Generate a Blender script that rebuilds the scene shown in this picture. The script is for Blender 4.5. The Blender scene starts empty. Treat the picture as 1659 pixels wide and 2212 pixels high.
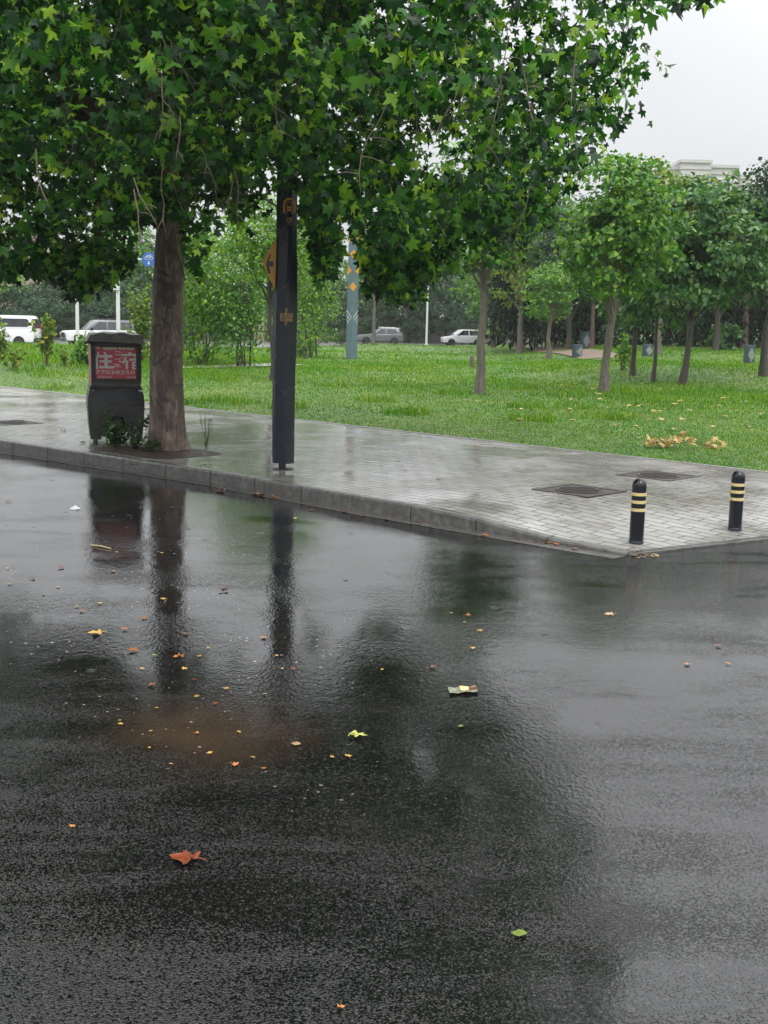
import bpy, bmesh, math, random
import numpy as np
from mathutils import Vector, Matrix

# ------------------------------------------------------------------ scene, camera, world, sun
sc = bpy.context.scene
C = sc.collection
F_PX, CAM_H, HOR_C, ROLL = 2600.0, 2.4, 416.0, 0.0245      # measured on the photograph at 1659 x 2212
TH = math.atan(HOR_C / F_PX)
RCAM = Matrix.Rotation(math.pi / 2 - TH, 3, 'X') @ Matrix.Rotation(ROLL, 3, 'Z')
cam_d = bpy.data.cameras.new('camera')
cam = bpy.data.objects.new('camera', cam_d)
C.objects.link(cam)
cam_d.sensor_fit = 'VERTICAL'
cam_d.sensor_height = 36
cam_d.lens = 36 * F_PX / 2212
cam_d.clip_end = 2000
cam.matrix_world = Matrix.Translation((0, 0, CAM_H)) @ RCAM.to_4x4()
sc.camera = cam

SUN_EL, SUN_ROT = math.radians(58), math.radians(155)
w = bpy.data.worlds.new('World')
sc.world = w
w.use_nodes = True
nt = w.node_tree
nt.nodes.clear()
out = nt.nodes.new('ShaderNodeOutputWorld')
bg = nt.nodes.new('ShaderNodeBackground')
sky = nt.nodes.new('ShaderNodeTexSky')
sky.sky_type = 'NISHITA'
sky.sun_disc = False
sky.sun_elevation = SUN_EL
sky.sun_rotation = SUN_ROT
sky.dust_density = 3
hs = nt.nodes.new('ShaderNodeHueSaturation')
hs.inputs['Saturation'].default_value = 0.25
nt.links.new(sky.outputs[0], hs.inputs['Color'])
tc = nt.nodes.new('ShaderNodeTexCoord')
sep = nt.nodes.new('ShaderNodeSeparateXYZ')
nt.links.new(tc.outputs['Generated'], sep.inputs[0])
mr = nt.nodes.new('ShaderNodeMapRange')           # overcast cloud deck: zenith about three times the horizon
mr.inputs['From Min'].default_value = 0.0
mr.inputs['From Max'].default_value = 1.0
mr.inputs['To Min'].default_value = 5.4
mr.inputs['To Max'].default_value = 19.0
nt.links.new(sep.outputs['Z'], mr.inputs['Value'])
cn = nt.nodes.new('ShaderNodeTexNoise')
cn.inputs['Scale'].default_value = 2.2
cn.inputs['Detail'].default_value = 5
nt.links.new(tc.outputs['Generated'], cn.inputs['Vector'])
cm = nt.nodes.new('ShaderNodeMapRange')
cm.inputs['To Min'].default_value = 0.7
cm.inputs['To Max'].default_value = 1.3
nt.links.new(cn.outputs['Fac'], cm.inputs['Value'])
mul = nt.nodes.new('ShaderNodeMath')
mul.operation = 'MULTIPLY'
mr2 = nt.nodes.new('ShaderNodeMapRange')          # the deck brightens quickly above the hazy horizon band
mr2.interpolation_type = 'SMOOTHSTEP'
mr2.inputs['From Min'].default_value = 0.24
mr2.inputs['From Max'].default_value = 0.55
mr2.inputs['To Min'].default_value = 0.0
mr2.inputs['To Max'].default_value = 7.0
nt.links.new(sep.outputs['Z'], mr2.inputs['Value'])
sm = nt.nodes.new('ShaderNodeMath')
sm.operation = 'ADD'
nt.links.new(mr.outputs[0], sm.inputs[0])
nt.links.new(mr2.outputs[0], sm.inputs[1])
nt.links.new(sm.outputs[0], mul.inputs[0])
nt.links.new(cm.outputs[0], mul.inputs[1])
vm = nt.nodes.new('ShaderNodeVectorMath')
vm.operation = 'SCALE'
vm.inputs[0].default_value = (0.975, 0.99, 1.02)
nt.links.new(mul.outputs[0], vm.inputs['Scale'])
mx = nt.nodes.new('ShaderNodeMix')
mx.data_type = 'RGBA'
mx.inputs['Factor'].default_value = 0.85
nt.links.new(hs.outputs[0], mx.inputs['A'])
nt.links.new(vm.outputs[0], mx.inputs['B'])
nt.links.new(mx.outputs['Result'], bg.inputs['Color'])
bg.inputs['Strength'].default_value = 0.1
nt.links.new(bg.outputs[0], out.inputs['Surface'])

sd = bpy.data.lights.new('sun', 'SUN')
sd.energy = 1.1
sd.angle = math.radians(25)
sd.color = (1.0, 0.97, 0.92)
sun = bpy.data.objects.new('sun', sd)
C.objects.link(sun)
_az = SUN_ROT
_sd = Vector((math.sin(_az) * math.cos(SUN_EL), math.cos(_az) * math.cos(SUN_EL), math.sin(SUN_EL)))
sun.rotation_euler = _sd.to_track_quat('Z', 'Y').to_euler()

sc.view_settings.view_transform = 'Standard'
sc.view_settings.look = 'None'
sc.view_settings.gamma = 1
sc.view_settings.exposure = 0.35
sc.cycles.use_denoising = True
sc.cycles.max_bounces = 8
sc.cycles.diffuse_bounces = 3
sc.cycles.glossy_bounces = 3
sc.cycles.transmission_bounces = 3
sc.cycles.volume_bounces = 1
sc.cycles.transparent_max_bounces = 8

# ------------------------------------------------------------------ helpers
rng = np.random.default_rng(11)
random.seed(5)

def ss(a, b, x):
    t = min(1.0, max(0.0, (x - a) / (b - a)))
    return t * t * (3 - 2 * t)

def ray(x, y):
    return RCAM @ Vector(((x - 829.5) / F_PX, -(y - 1106) / F_PX, -1.0))

def at_z(x, y, z):
    d = ray(x, y)
    t = (z - CAM_H) / d.z
    return Vector((0, 0, CAM_H)) + d * t

def at_y(x, y, Y):
    d = ray(x, y)
    return Vector((0, 0, CAM_H)) + d * (Y / d.y)

def proj(P):
    """numpy (n,3) world -> measured pixel coordinates, depth along Y"""
    R = np.array(RCAM)
    q = (P - np.array([0, 0, CAM_H])) @ R
    return 829.5 + F_PX * q[:, 0] / -q[:, 2], 1106 - F_PX * q[:, 1] / -q[:, 2]

def tag(o, label=None, cat=None, group=None, kind=None):
    if label: o['label'] = label
    if cat: o['category'] = cat
    if group: o['group'] = group
    if kind: o['kind'] = kind
    return o

def thing(name, label, cat, loc=(0, 0, 0), rz=0.0, group=None):
    o = bpy.data.objects.new(name, None)
    C.objects.link(o)
    o.location = loc
    o.rotation_euler = (0, 0, rz)
    return tag(o, label, cat, group)

def link(name, me, mat, parent=None):
    o = bpy.data.objects.new(name, me)
    C.objects.link(o)
    if mat is not None:
        for m in (mat if isinstance(mat, (list, tuple)) else [mat]):
            me.materials.append(m)
    if parent is not None:
        o.parent = parent
    return o

def np_mesh(name, V, Fa, smooth=False):
    """V (n,3); Fa (m,k) constant face size"""
    me = bpy.data.meshes.new(name)
    V = np.ascontiguousarray(V, dtype=np.float32)
    Fa = np.ascontiguousarray(Fa, dtype=np.int32)
    m, k = Fa.shape
    me.vertices.add(len(V)); me.vertices.foreach_set('co', V.ravel())
    me.loops.add(m * k); me.loops.foreach_set('vertex_index', Fa.ravel())
    me.polygons.add(m)
    me.polygons.foreach_set('loop_start', np.arange(0, m * k, k, dtype=np.int32))
    try:
        me.polygons.foreach_set('loop_total', np.full(m, k, dtype=np.int32))
    except Exception:
        pass
    if smooth:
        me.polygons.foreach_set('use_smooth', np.ones(m, dtype=bool))
    me.update(calc_edges=True)
    return me

class MB:
    def __init__(s):
        s.v = []; s.f = []; s.mi = []; s.m = 0
    def add(s, V, Fs):
        b = len(s.v)
        s.v += [tuple(p) for p in V]
        s.f += [tuple(b + i for i in q) for q in Fs]
        s.mi += [s.m] * len(Fs)
        return s
    def box(s, c, d, rz=0.0, M=None):
        x, y, z = d[0] / 2, d[1] / 2, d[2] / 2
        V = [Vector((a * x, b * y, e * z)) for e in (-1, 1) for b in (-1, 1) for a in (-1, 1)]
        R = M if M is not None else Matrix.Rotation(rz, 3, 'Z')
        V = [R @ p + Vector(c) for p in V]
        return s.add(V, [(0, 2, 3, 1), (4, 5, 7, 6), (0, 1, 5, 4), (2, 6, 7, 3), (0, 4, 6, 2), (1, 3, 7, 5)])
    def prism(s, poly, y0, y1, axis='y'):
        """poly = (a, b) points; axis y: (x,z) extruded along y; axis z: (x,y) extruded along z; axis x: (y,z) along x"""
        n = len(poly)
        mk = {'y': lambda p, t: (p[0], t, p[1]), 'z': lambda p, t: (p[0], p[1], t), 'x': lambda p, t: (t, p[0], p[1])}[axis]
        V = [mk(p, y0) for p in poly] + [mk(p, y1) for p in poly]
        Fs = [tuple(range(n))[::-1], tuple(range(n, 2 * n))]
        Fs += [(i, (i + 1) % n, n + (i + 1) % n, n + i) for i in range(n)]
        return s.add(V, Fs)
    def tube(s, pts, rad, n=8, cap=True):
        pts = [Vector(p) for p in pts]
        if not isinstance(rad, (list, tuple)): rad = [rad] * len(pts)
        V = []; prev = None
        for i, p in enumerate(pts):
            t = (pts[min(i + 1, len(pts) - 1)] - pts[max(i - 1, 0)])
            if t.length < 1e-9: t = Vector((0, 0, 1))
            t.normalize()
            a = prev if prev is not None else (Vector((1, 0, 0)) if abs(t.x) < .9 else Vector((0, 1, 0)))
            a = (a - t * a.dot(t)).normalized()
            b = t.cross(a)
            prev = a
            for k in range(n):
                g = 2 * math.pi * k / n
                V.append(p + (a * math.cos(g) + b * math.sin(g)) * rad[i])
        Fs = []
        for i in range(len(pts) - 1):
            for k in range(n):
                k2 = (k + 1) % n
                Fs.append((i * n + k, i * n + k2, (i + 1) * n + k2, (i + 1) * n + k))
        if cap:
            Fs.append(tuple(range(n))[::-1]); Fs.append(tuple((len(pts) - 1) * n + k for k in range(n)))
        return s.add(V, Fs)
    def lathe(s, prof, n=24, c=(0, 0, 0)):
        V = []
        for r, z in prof:
            for k in range(n):
                g = 2 * math.pi * k / n
                V.append((c[0] + r * math.cos(g), c[1] + r * math.sin(g), c[2] + z))
        Fs = []
        m = len(prof)
        for i in range(m - 1):
            for k in range(n):
                k2 = (k + 1) % n
                Fs.append((i * n + k, i * n + k2, (i + 1) * n + k2, (i + 1) * n + k))
        Fs.append(tuple(range(n))[::-1]); Fs.append(tuple((m - 1) * n + k for k in range(n)))
        return s.add(V, Fs)
    def build(s, name, mat, parent=None, smooth=False, bevel=0.0, seg=2):
        me = bpy.data.meshes.new(name)
        me.from_pydata(s.v, [], s.f)
        if max(s.mi or [0]) > 0:
            me.polygons.foreach_set('material_index', s.mi)
        bm = bmesh.new(); bm.from_mesh(me)
        bmesh.ops.recalc_face_normals(bm, faces=bm.faces)
        if bevel:
            ed = [e for e in bm.edges if e.is_manifold and e.calc_face_angle(0) > 0.5]
            bmesh.ops.bevel(bm, geom=ed, offset=bevel, segments=seg, profile=.5, affect='EDGES', clamp_overlap=True)
        bm.to_mesh(me); bm.free()
        if smooth:
            me.polygons.foreach_set('use_smooth', np.ones(len(me.polygons), dtype=bool))
            try:
                me.set_sharp_from_angle(angle=math.radians(40))
            except Exception:
                pass
        me.update()
        return link(name, me, mat, parent)

def text_mesh(body, size, depth=0.002):
    cu = bpy.data.curves.new('lettering', 'FONT')
    cu.body = body; cu.size = size; cu.extrude = depth; cu.align_x = 'LEFT'; cu.resolution_u = 3
    o = bpy.data.objects.new('lettering', cu)
    C.objects.link(o)
    dg = bpy.context.evaluated_depsgraph_get()
    dg.update()
    me = bpy.data.meshes.new_from_object(o.evaluated_get(dg))
    bpy.data.objects.remove(o)
    bpy.data.curves.remove(cu)
    me.materials.clear()
    return me

# ------------------------------------------------------------------ materials
def new_mat(name):
    m = bpy.data.materials.new(name)
    m.use_nodes = True
    return m, m.node_tree, m.node_tree.nodes['Principled BSDF']

def N(t, kind, **kw):
    n = t.nodes.new(kind)
    for k, v in kw.items():
        if k in n.inputs: n.inputs[k].default_value = v
        else: setattr(n, k, v)
    return n

def noise(t, vec, scale, detail=4, rough=.55, dist=0.0):
    n = N(t, 'ShaderNodeTexNoise')
    n.inputs['Scale'].default_value = scale
    n.inputs['Detail'].default_value = detail
    n.inputs['Roughness'].default_value = rough
    n.inputs['Distortion'].default_value = dist
    t.links.new(vec, n.inputs['Vector'])
    return n.outputs['Fac']

def ramp(t, fac, stops, interp='LINEAR'):
    r = N(t, 'ShaderNodeValToRGB')
    cr = r.color_ramp
    cr.interpolation = interp
    while len(cr.elements) < len(stops): cr.elements.new(.5)
    for e, (p, c) in zip(cr.elements, stops):
        e.position = p
        e.color = tuple(c) + (1,) if len(c) == 3 else c
    t.links.new(fac, r.inputs['Fac'])
    return r.outputs['Color']

def mapr(t, v, a, b, c, d, smooth=False):
    n = N(t, 'ShaderNodeMapRange')
    if smooth: n.interpolation_type = 'SMOOTHSTEP'
    for k, x in zip(('From Min', 'From Max', 'To Min', 'To Max'), (a, b, c, d)):
        n.inputs[k].default_value = x
    t.links.new(v, n.inputs['Value'])
    return n.outputs[0]

def math_(t, op, a, b=None):
    n = N(t, 'ShaderNodeMath'); n.operation = op
    for i, x in enumerate((a, b)):
        if x is None: continue
        if isinstance(x, (int, float)): n.inputs[i].default_value = x
        else: t.links.new(x, n.inputs[i])
    return n.outputs[0]

def mixc(t, fac, a, b, mode='MIX'):
    n = N(t, 'ShaderNodeMix'); n.data_type = 'RGBA'; n.blend_type = mode
    for k, x in (('Factor', fac), ('A', a), ('B', b)):
        s = [i for i in n.inputs if i.name == k and (i.type == ('VALUE' if k == 'Factor' else 'RGBA'))][0]
        if isinstance(x, (int, float)): s.default_value = x
        elif isinstance(x, (tuple, list)): s.default_value = tuple(x) + (1,)
        else: t.links.new(x, s)
    return [o for o in n.outputs if o.type == 'RGBA'][0]

def bump(t, h, strength, dist, prev=None):
    n = N(t, 'ShaderNodeBump')
    if isinstance(strength, (int, float)): n.inputs['Strength'].default_value = strength
    else: t.links.new(strength, n.inputs['Strength'])
    n.inputs['Distance'].default_value = dist
    t.links.new(h, n.inputs['Height'])
    if prev is not None: t.links.new(prev, n.inputs['Normal'])
    return n.outputs['Normal']

def pos(t):
    return N(t, 'ShaderNodeNewGeometry').outputs['Position']

def objco(t):
    return N(t, 'ShaderNodeTexCoord').outputs['Object']

def simple(name, col, rough=.4, metal=0.0, var=.12, scale=6, bumpd=0.0, spec=.5, rvar=.06):
    m, t, b = new_mat(name)
    oc = objco(t)
    n = noise(t, oc, scale, 5)
    f = mapr(t, n, .3, .7, 1 - var, 1 + var)
    vmn = N(t, 'ShaderNodeVectorMath'); vmn.operation = 'SCALE'
    vmn.inputs[0].default_value = col
    t.links.new(f, vmn.inputs['Scale'])
    t.links.new(vmn.outputs[0], b.inputs['Base Color'])
    t.links.new(mapr(t, noise(t, oc, scale * 2.3, 3), .3, .7, max(.02, rough - rvar), rough + rvar), b.inputs['Roughness'])
    b.inputs['Metallic'].default_value = metal
    b.inputs['Specular IOR Level'].default_value = spec
    if bumpd:
        t.links.new(bump(t, n, 1.0, bumpd), b.inputs['Normal'])
    return m

def leaf_mat(name, stops, trans=.35, rough=.38, patch=None, spec=.32):
    m, t, b = new_mat(name)
    b.inputs['Specular IOR Level'].default_value = spec
    g = N(t, 'ShaderNodeNewGeometry')
    col = ramp(t, g.outputs['Random Per Island'], stops)
    if patch:
        pn = noise(t, g.outputs['Position'], patch[0], 2)
        col = mixc(t, mapr(t, pn, .35, .7, 0, 1), col, mixc(t, 1.0, col, patch[1], 'MULTIPLY'))
    t.links.new(col, b.inputs['Base Color'])
    b.inputs['Roughness'].default_value = rough
    tr = N(t, 'ShaderNodeBsdfTranslucent')
    t.links.new(mixc(t, 1.0, col, (1.25, 1.35, .55), 'MULTIPLY'), tr.inputs['Color'])
    mxs = N(t, 'ShaderNodeMixShader')
    mxs.inputs[0].default_value = trans
    t.links.new(b.outputs[0], mxs.inputs[1]); t.links.new(tr.outputs[0], mxs.inputs[2])
    o = t.nodes['Material Output']
    t.links.new(mxs.outputs[0], o.inputs['Surface'])
    return m

def bark_mat(name, cols, scale=9, stretch=.25, bumpd=.012, blotch=None):
    m, t, b = new_mat(name)
    oc = objco(t)
    mp = N(t, 'ShaderNodeMapping'); mp.inputs['Scale'].default_value = (1, 1, stretch)
    t.links.new(oc, mp.inputs['Vector'])
    n = noise(t, mp.outputs[0], scale, 8, .65, .6)
    col = ramp(t, n, cols)
    if blotch:
        v = noise(t, oc, blotch[0], 3, .5, 1.5)
        col = mixc(t, mapr(t, v, .54, .6, 0, .85, True), col, blotch[1])
        v2 = noise(t, mp.outputs[0], blotch[0] * 1.7, 3, .5, 2.0)
        col = mixc(t, mapr(t, v2, .58, .63, 0, .8, True), col, blotch[2])
    t.links.new(col, b.inputs['Base Color'])
    b.inputs['Roughness'].default_value = .55
    t.links.new(bump(t, n, 1.0, bumpd), b.inputs['Normal'])
    return m

# --- wet asphalt (bump from the aggregate, drowned where water stands)
def asphalt(name, tint=1.0):
    m, t, b = new_mat(name)
    p = pos(t)
    agg = noise(t, p, 120, 2, .55)
    vo = N(t, 'ShaderNodeTexVoronoi'); vo.inputs['Scale'].default_value = 92
    vo.feature = 'SMOOTH_F1'; vo.inputs['Smoothness'].default_value = .25
    t.links.new(p, vo.inputs['Vector'])
    big = noise(t, p, .33, 4, .55, .5)
    med = noise(t, p, 1.3, 4, .6, .4)
    sp = N(t, 'ShaderNodeSeparateXYZ'); t.links.new(p, sp.inputs[0])
    # standing water: low near the kerb and over the worn lane on the nearer side
    kd = math_(t, 'ADD', math_(t, 'MULTIPLY', sp.outputs['X'], .688), math_(t, 'MULTIPLY', sp.outputs['Y'], .726))   # kerb front at about 10.6
    nearkerb = math_(t, 'MULTIPLY', mapr(t, kd, 7.2, 9.8, 0, .30, True), mapr(t, sp.outputs['X'], -.6, 2.6, 1, -1.1, True))
    lane = mapr(t, kd, 2.2, 5.8, .0, .34, True)
    lane2 = mapr(t, sp.outputs['X'], -.8, 1.6, .10, 0, True)
    stm = N(t, 'ShaderNodeMapping'); stm.inputs['Rotation'].default_value = (0, 0, math.radians(30)); stm.inputs['Scale'].default_value = (.45, 1.5, 1)
    t.links.new(p, stm.inputs['Vector'])
    streak = noise(t, stm.outputs[0], 1.1, 5, .62, .7)
    wet0 = math_(t, 'ADD', math_(t, 'ADD', math_(t, 'ADD', big, nearkerb), lane), math_(t, 'ADD', lane2, math_(t, 'ADD', math_(t, 'MULTIPLY', math_(t, 'SUBTRACT', med, .5), .3), math_(t, 'MULTIPLY', math_(t, 'SUBTRACT', streak, .5), .8))))
    pud = mapr(t, wet0, .52, .98, 0, 1)
    # colours
    base = ramp(t, agg, [(.3, (.002 * tint, .002 * tint, .0022 * tint)), (.6, (.005 * tint, .005 * tint, .0052 * tint)), (.78, (.02 * tint, .0195 * tint, .019 * tint))])
    vsep = N(t, 'ShaderNodeSeparateColor'); t.links.new(vo.outputs['Color'], vsep.inputs[0])
    base = mixc(t, mapr(t, vsep.outputs[0], .75, .95, 0, .7), base, (.050 * tint, .048 * tint, .045 * tint))
    base = mixc(t, mapr(t, med, .4, .75, 0, .35), base, (.008, .0065, .005))
    # brown silt settled on the road
    dx = math_(t, 'SUBTRACT', sp.outputs['X'], -1.02); dy = math_(t, 'SUBTRACT', sp.outputs['Y'], 6.75)
    dd = math_(t, 'SQRT', math_(t, 'ADD', math_(t, 'MULTIPLY', math_(t, 'MULTIPLY', dx, dx), 1.6), math_(t, 'MULTIPLY', math_(t, 'MULTIPLY', dy, dy), .9)))
    dd = math_(t, 'ADD', dd, math_(t, 'MULTIPLY', math_(t, 'SUBTRACT', med, .5), .9))
    silt = mapr(t, dd, .15, 1.0, .8, 0, True)
    base = mixc(t, math_(t, 'MULTIPLY', silt, mapr(t, streak, .35, .65, .3, 1)), base, (.05, .032, .02))
    # pale specks, fading out to the right
    vs = N(t, 'ShaderNodeTexVoronoi'); vs.inputs['Scale'].default_value = 17
    t.links.new(p, vs.inputs['Vector'])
    sz = math_(t, 'MULTIPLY', mapr(t, noise(t, p, .8, 2), .36, .60, 0, 1, True), .2)
    sel = N(t, 'ShaderNodeSeparateColor'); t.links.new(vs.outputs['Color'], sel.inputs[0])
    sz = math_(t, 'MULTIPLY', sz, mapr(t, sel.outputs[0], .35, 1, 0, 1))
    lt = math_(t, 'LESS_THAN', vs.outputs['Distance'], sz)
    left = math_(t, 'MULTIPLY', mapr(t, sp.outputs['X'], -1.2, .6, 1, .08), mapr(t, kd, 3.2, 4.6, .1, 1, True))
    base = mixc(t, math_(t, 'MULTIPLY', lt, math_(t, 'MULTIPLY', left, .75)), base, (.42, .40, .34))
    t.links.new(base, b.inputs['Base Color'])
    t.links.new(mapr(t, pud, 0, 1, .05, .02), b.inputs['Roughness'])
    b.inputs['IOR'].default_value = 1.5
    # bump: stones of the aggregate, drowned where water stands; ripples only in the water
    dry = math_(t, 'SUBTRACT', 1.0, math_(t, 'MULTIPLY', pud, .96))
    # a water film lies between the stones; only their tips stand out of it
    tip = math_(t, 'ADD', math_(t, 'MULTIPLY', agg, .9), math_(t, 'MULTIPLY', vo.outputs['Distance'], -.9))
    lvl = math_(t, 'ADD', mapr(t, pud, 0, 1, -.08, .40), mapr(t, streak, .35, .62, -.10, .06))
    h = math_(t, 'MAXIMUM', math_(t, 'SUBTRACT', tip, lvl), 0.0)
    nb = bump(t, h, 1.0, .0068)
    nb = bump(t, noise(t, p, 34, 3, .6), mapr(t, pud, 0, .9, .7, .03), .0011, nb)
    rp = N(t, 'ShaderNodeMapping'); rp.inputs['Rotation'].default_value = (0, 0, .1); rp.inputs['Scale'].default_value = (1.0, .7, 1)
    t.links.new(p, rp.inputs['Vector'])
    gust = mapr(t, noise(t, p, .9, 3, .6), .38, .62, .25, 1.0, True)
    rip = noise(t, rp.outputs[0], 17, 4, .6)
    nb = bump(t, rip, math_(t, 'MULTIPLY', math_(t, 'MULTIPLY', pud, gust), .8), .0034, nb)
    rip2 = noise(t, rp.outputs[0], 44, 2, .5)
    nb = bump(t, rip2, math_(t, 'MULTIPLY', mapr(t, pud, 0, .4, .1, 1.0), gust), .0016, nb)
    # rain rings in the water
    vr = N(t, 'ShaderNodeTexVoronoi'); vr.inputs['Scale'].default_value = 2.6
    t.links.new(p, vr.inputs['Vector'])
    ring = math_(t, 'SINE', math_(t, 'MULTIPLY', vr.outputs['Distance'], 120.0))
    rm = math_(t, 'MULTIPLY', mapr(t, vr.outputs['Distance'], .02, .16, 1, 0, True), pud)
    nb = bump(t, math_(t, 'MULTIPLY', ring, rm), .5, .0012, nb)
    t.links.new(nb, b.inputs['Normal'])
    return m

def paving():
    m, t, b = new_mat('wet_pavers')
    p = pos(t)
    mp = N(t, 'ShaderNodeMapping'); mp.inputs['Rotation'].default_value = (0, 0, math.radians(43.5))
    t.links.new(p, mp.inputs['Vector'])
    br = N(t, 'ShaderNodeTexBrick')
    br.inputs['Scale'].default_value = 1.0
    br.inputs['Brick Width'].default_value = .36
    br.inputs['Row Height'].default_value = .18
    br.inputs['Mortar Size'].default_value = .008
    br.inputs['Mortar Smooth'].default_value = .6
    br.inputs['Bias'].default_value = -.1
    br.inputs['Color1'].default_value = (.40, .39, .375, 1)
    br.inputs['Color2'].default_value = (.50, .487, .468, 1)
    br.inputs['Mortar'].default_value = (.10, .096, .09, 1)
    t.links.new(mp.outputs[0], br.inputs['Vector'])
    big = noise(t, p, .8, 5, .6, .8)
    fine = noise(t, p, 60, 4, .6)
    col = mixc(t, mapr(t, big, .35, .7, 0, .8), br.outputs['Color'], mixc(t, 1.0, br.outputs['Color'], (.45, .41, .37), 'MULTIPLY'))
    stain = noise(t, p, 1.7, 3, .5, 1.0)
    col = mixc(t, mapr(t, stain, .56, .72, 0, .45, True), col, (.17, .115, .085))
    col = mixc(t, mapr(t, fine, .3, .8, 0, .35), col, (.08, .08, .075))
    dirt = noise(t, p, 2.6, 6, .7, 1.5)
    col = mixc(t, mapr(t, dirt, .55, .78, 0, .7, True), col, (.075, .066, .055))
    t.links.new(col, b.inputs['Base Color'])
    wet = mapr(t, noise(t, p, .55, 4, .6, .6), .36, .62, 0, 1, True)
    sepb = N(t, 'ShaderNodeSeparateColor'); t.links.new(br.outputs['Color'], sepb.inputs[0])
    vary = mapr(t, sepb.outputs[0], .05, .50, .20, .03)
    t.links.new(math_(t, 'ADD', mapr(t, wet, 0, 1, .20, .02), math_(t, 'MULTIPLY', vary, .6)), b.inputs['Roughness'])
    b.inputs['IOR'].default_value = 1.4
    nb = bump(t, math_(t, 'SUBTRACT', 1.0, br.outputs['Fac']), 1.0, .010)
    nb = bump(t, fine, mapr(t, wet, 0, 1, .5, .1), .0022, nb)
    tilt = noise(t, mp.outputs[0], 4.0, 2)
    nb = bump(t, tilt, .6, .008, nb)
    nb = bump(t, sepb.outputs[0], .7, .012, nb)
    t.links.new(nb, b.inputs['Normal'])
    return m

def concrete(name, col, dark=.5, rough=.3, scale=7):
    m, t, b = new_mat(name)
    p = pos(t)
    n1 = noise(t, p, scale, 6, .65)
    n2 = noise(t, p, scale * .25, 4, .6, .6)
    c2 = tuple(c * dark for c in col)
    c = ramp(t, n1, [(.32, c2), (.68, col)])
    c = mixc(t, mapr(t, n2, .45, .7, 0, .7), c, c2)
    t.links.new(c, b.inputs['Base Color'])
    t.links.new(mapr(t, n2, .3, .7, rough - .12, rough + .15), b.inputs['Roughness'])
    t.links.new(bump(t, n1, .7, .006), b.inputs['Normal'])
    return m

def lawn_mat():
    m, t, b = new_mat('lawn_soil_and_grass')
    p = pos(t)
    a = noise(t, p, .35, 5, .6, .5)
    d = noise(t, p, 3.0, 5, .65)
    col = ramp(t, d, [(.25, (.03, .07, .008)), (.5, (.065, .14, .014)), (.75, (.12, .21, .026))])
    col = mixc(t, mapr(t, a, .48, .72, 0, .75, True), col, (.19, .23, .06))
    brn = noise(t, p, 1.1, 5, .65, 1.2)
    col = mixc(t, mapr(t, brn, .62, .74, 0, .75, True), col, (.11, .075, .035))
    t.links.new(col, b.inputs['Base Color'])
    b.inputs['Roughness'].default_value = .7
    t.links.new(bump(t, noise(t, p, 22, 4, .7), 1.0, .05), b.inputs['Normal'])
    return m

M = {}
M['asphalt'] = asphalt('wet_asphalt')
M['asphalt2'] = asphalt('wet_patched_asphalt', 1.25)
M['paver'] = paving()
M['kerb'] = concrete('kerb_granite', (.16, .155, .145), .4, .28, 12)
M['gutter'] = concrete('gutter_concrete', (.13, .125, .115), .45, .2, 9)
M['edging'] = concrete('edging_concrete', (.34, .33, .31), .5, .35, 12)
M['lawn'] = lawn_mat()
M['soil'] = concrete('damp_soil', (.075, .045, .028), .35, .7, 25)
M['path'] = concrete('path_brown', (.23, .16, .12), .7, .5, 5)
M['palepath'] = concrete('path_pale', (.40, .38, .35), .7, .4, 5)
M['carroad'] = concrete('far_road', (.16, .155, .15), .7, .35, 2)
PL = [(0, (.004, .022, .007)), (.42, (.012, .07, .011)), (.68, (.042, .165, .016)), (.88, (.13, .32, .028)), (1, (.36, .54, .045))]
M['plane_leaf'] = leaf_mat('plane_tree_leaves', PL, .42, .32, None, .35)
M['twig'] = bark_mat('twig_bark', [(.3, (.07, .05, .034)), (.7, (.17, .125, .09))], 20, .5, .002)
M['plane_bark'] = bark_mat('plane_tree_bark', [(.3, (.03, .022, .017)), (.5, (.14, .10, .074)), (.68, (.32, .25, .19))], 9, .3, .05,
                           (2.2, (.06, .048, .04), (.17, .10, .05)))
M['bark_grey'] = bark_mat('grey_bark', [(.3, (.05, .042, .034)), (.7, (.17, .145, .115))], 14, .25, .01)
M['bark_dark'] = bark_mat('dark_bark', [(.3, (.018, .016, .013)), (.7, (.075, .058, .046))], 12, .25, .015)
M['bark_red'] = bark_mat('reddish_bark', [(.3, (.055, .035, .025)), (.7, (.16, .105, .075))], 12, .25, .012)
M['leaf_mid'] = leaf_mat('mid_green_leaves', [(0, (.03, .105, .014)), (.5, (.07, .195, .022)), (.85, (.145, .30, .034)), (1, (.28, .40, .05))], .35)
M['leaf_bright'] = leaf_mat('bright_green_leaves', [(0, (.032, .10, .010)), (.45, (.085, .215, .02)), (.85, (.19, .35, .033)), (1, (.33, .46, .06))], .48)
M['leaf_yellow'] = leaf_mat('yellow_green_leaves', [(0, (.05, .12, .02)), (.5, (.11, .20, .03)), (.85, (.22, .29, .045)), (1, (.40, .35, .05))], .42)
M['leaf_catalpa'] = leaf_mat('catalpa_leaves', [(0, (.025, .085, .028)), (.55, (.065, .165, .045)), (.9, (.14, .26, .075)), (1, (.26, .36, .10))], .28, .3)
M['leaf_blue'] = leaf_mat('blue_green_leaves', [(0, (.010, .034, .014)), (.6, (.022, .068, .022)), (1, (.06, .13, .035))], .25)
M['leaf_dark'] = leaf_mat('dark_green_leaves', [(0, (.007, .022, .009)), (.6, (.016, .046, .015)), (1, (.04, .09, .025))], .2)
M['bamboo'] = leaf_mat('bamboo_leaves', [(0, (.002, .008, .003)), (.75, (.006, .018, .006)), (1, (.022, .05, .014))], .2, .6, None, .1)
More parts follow.
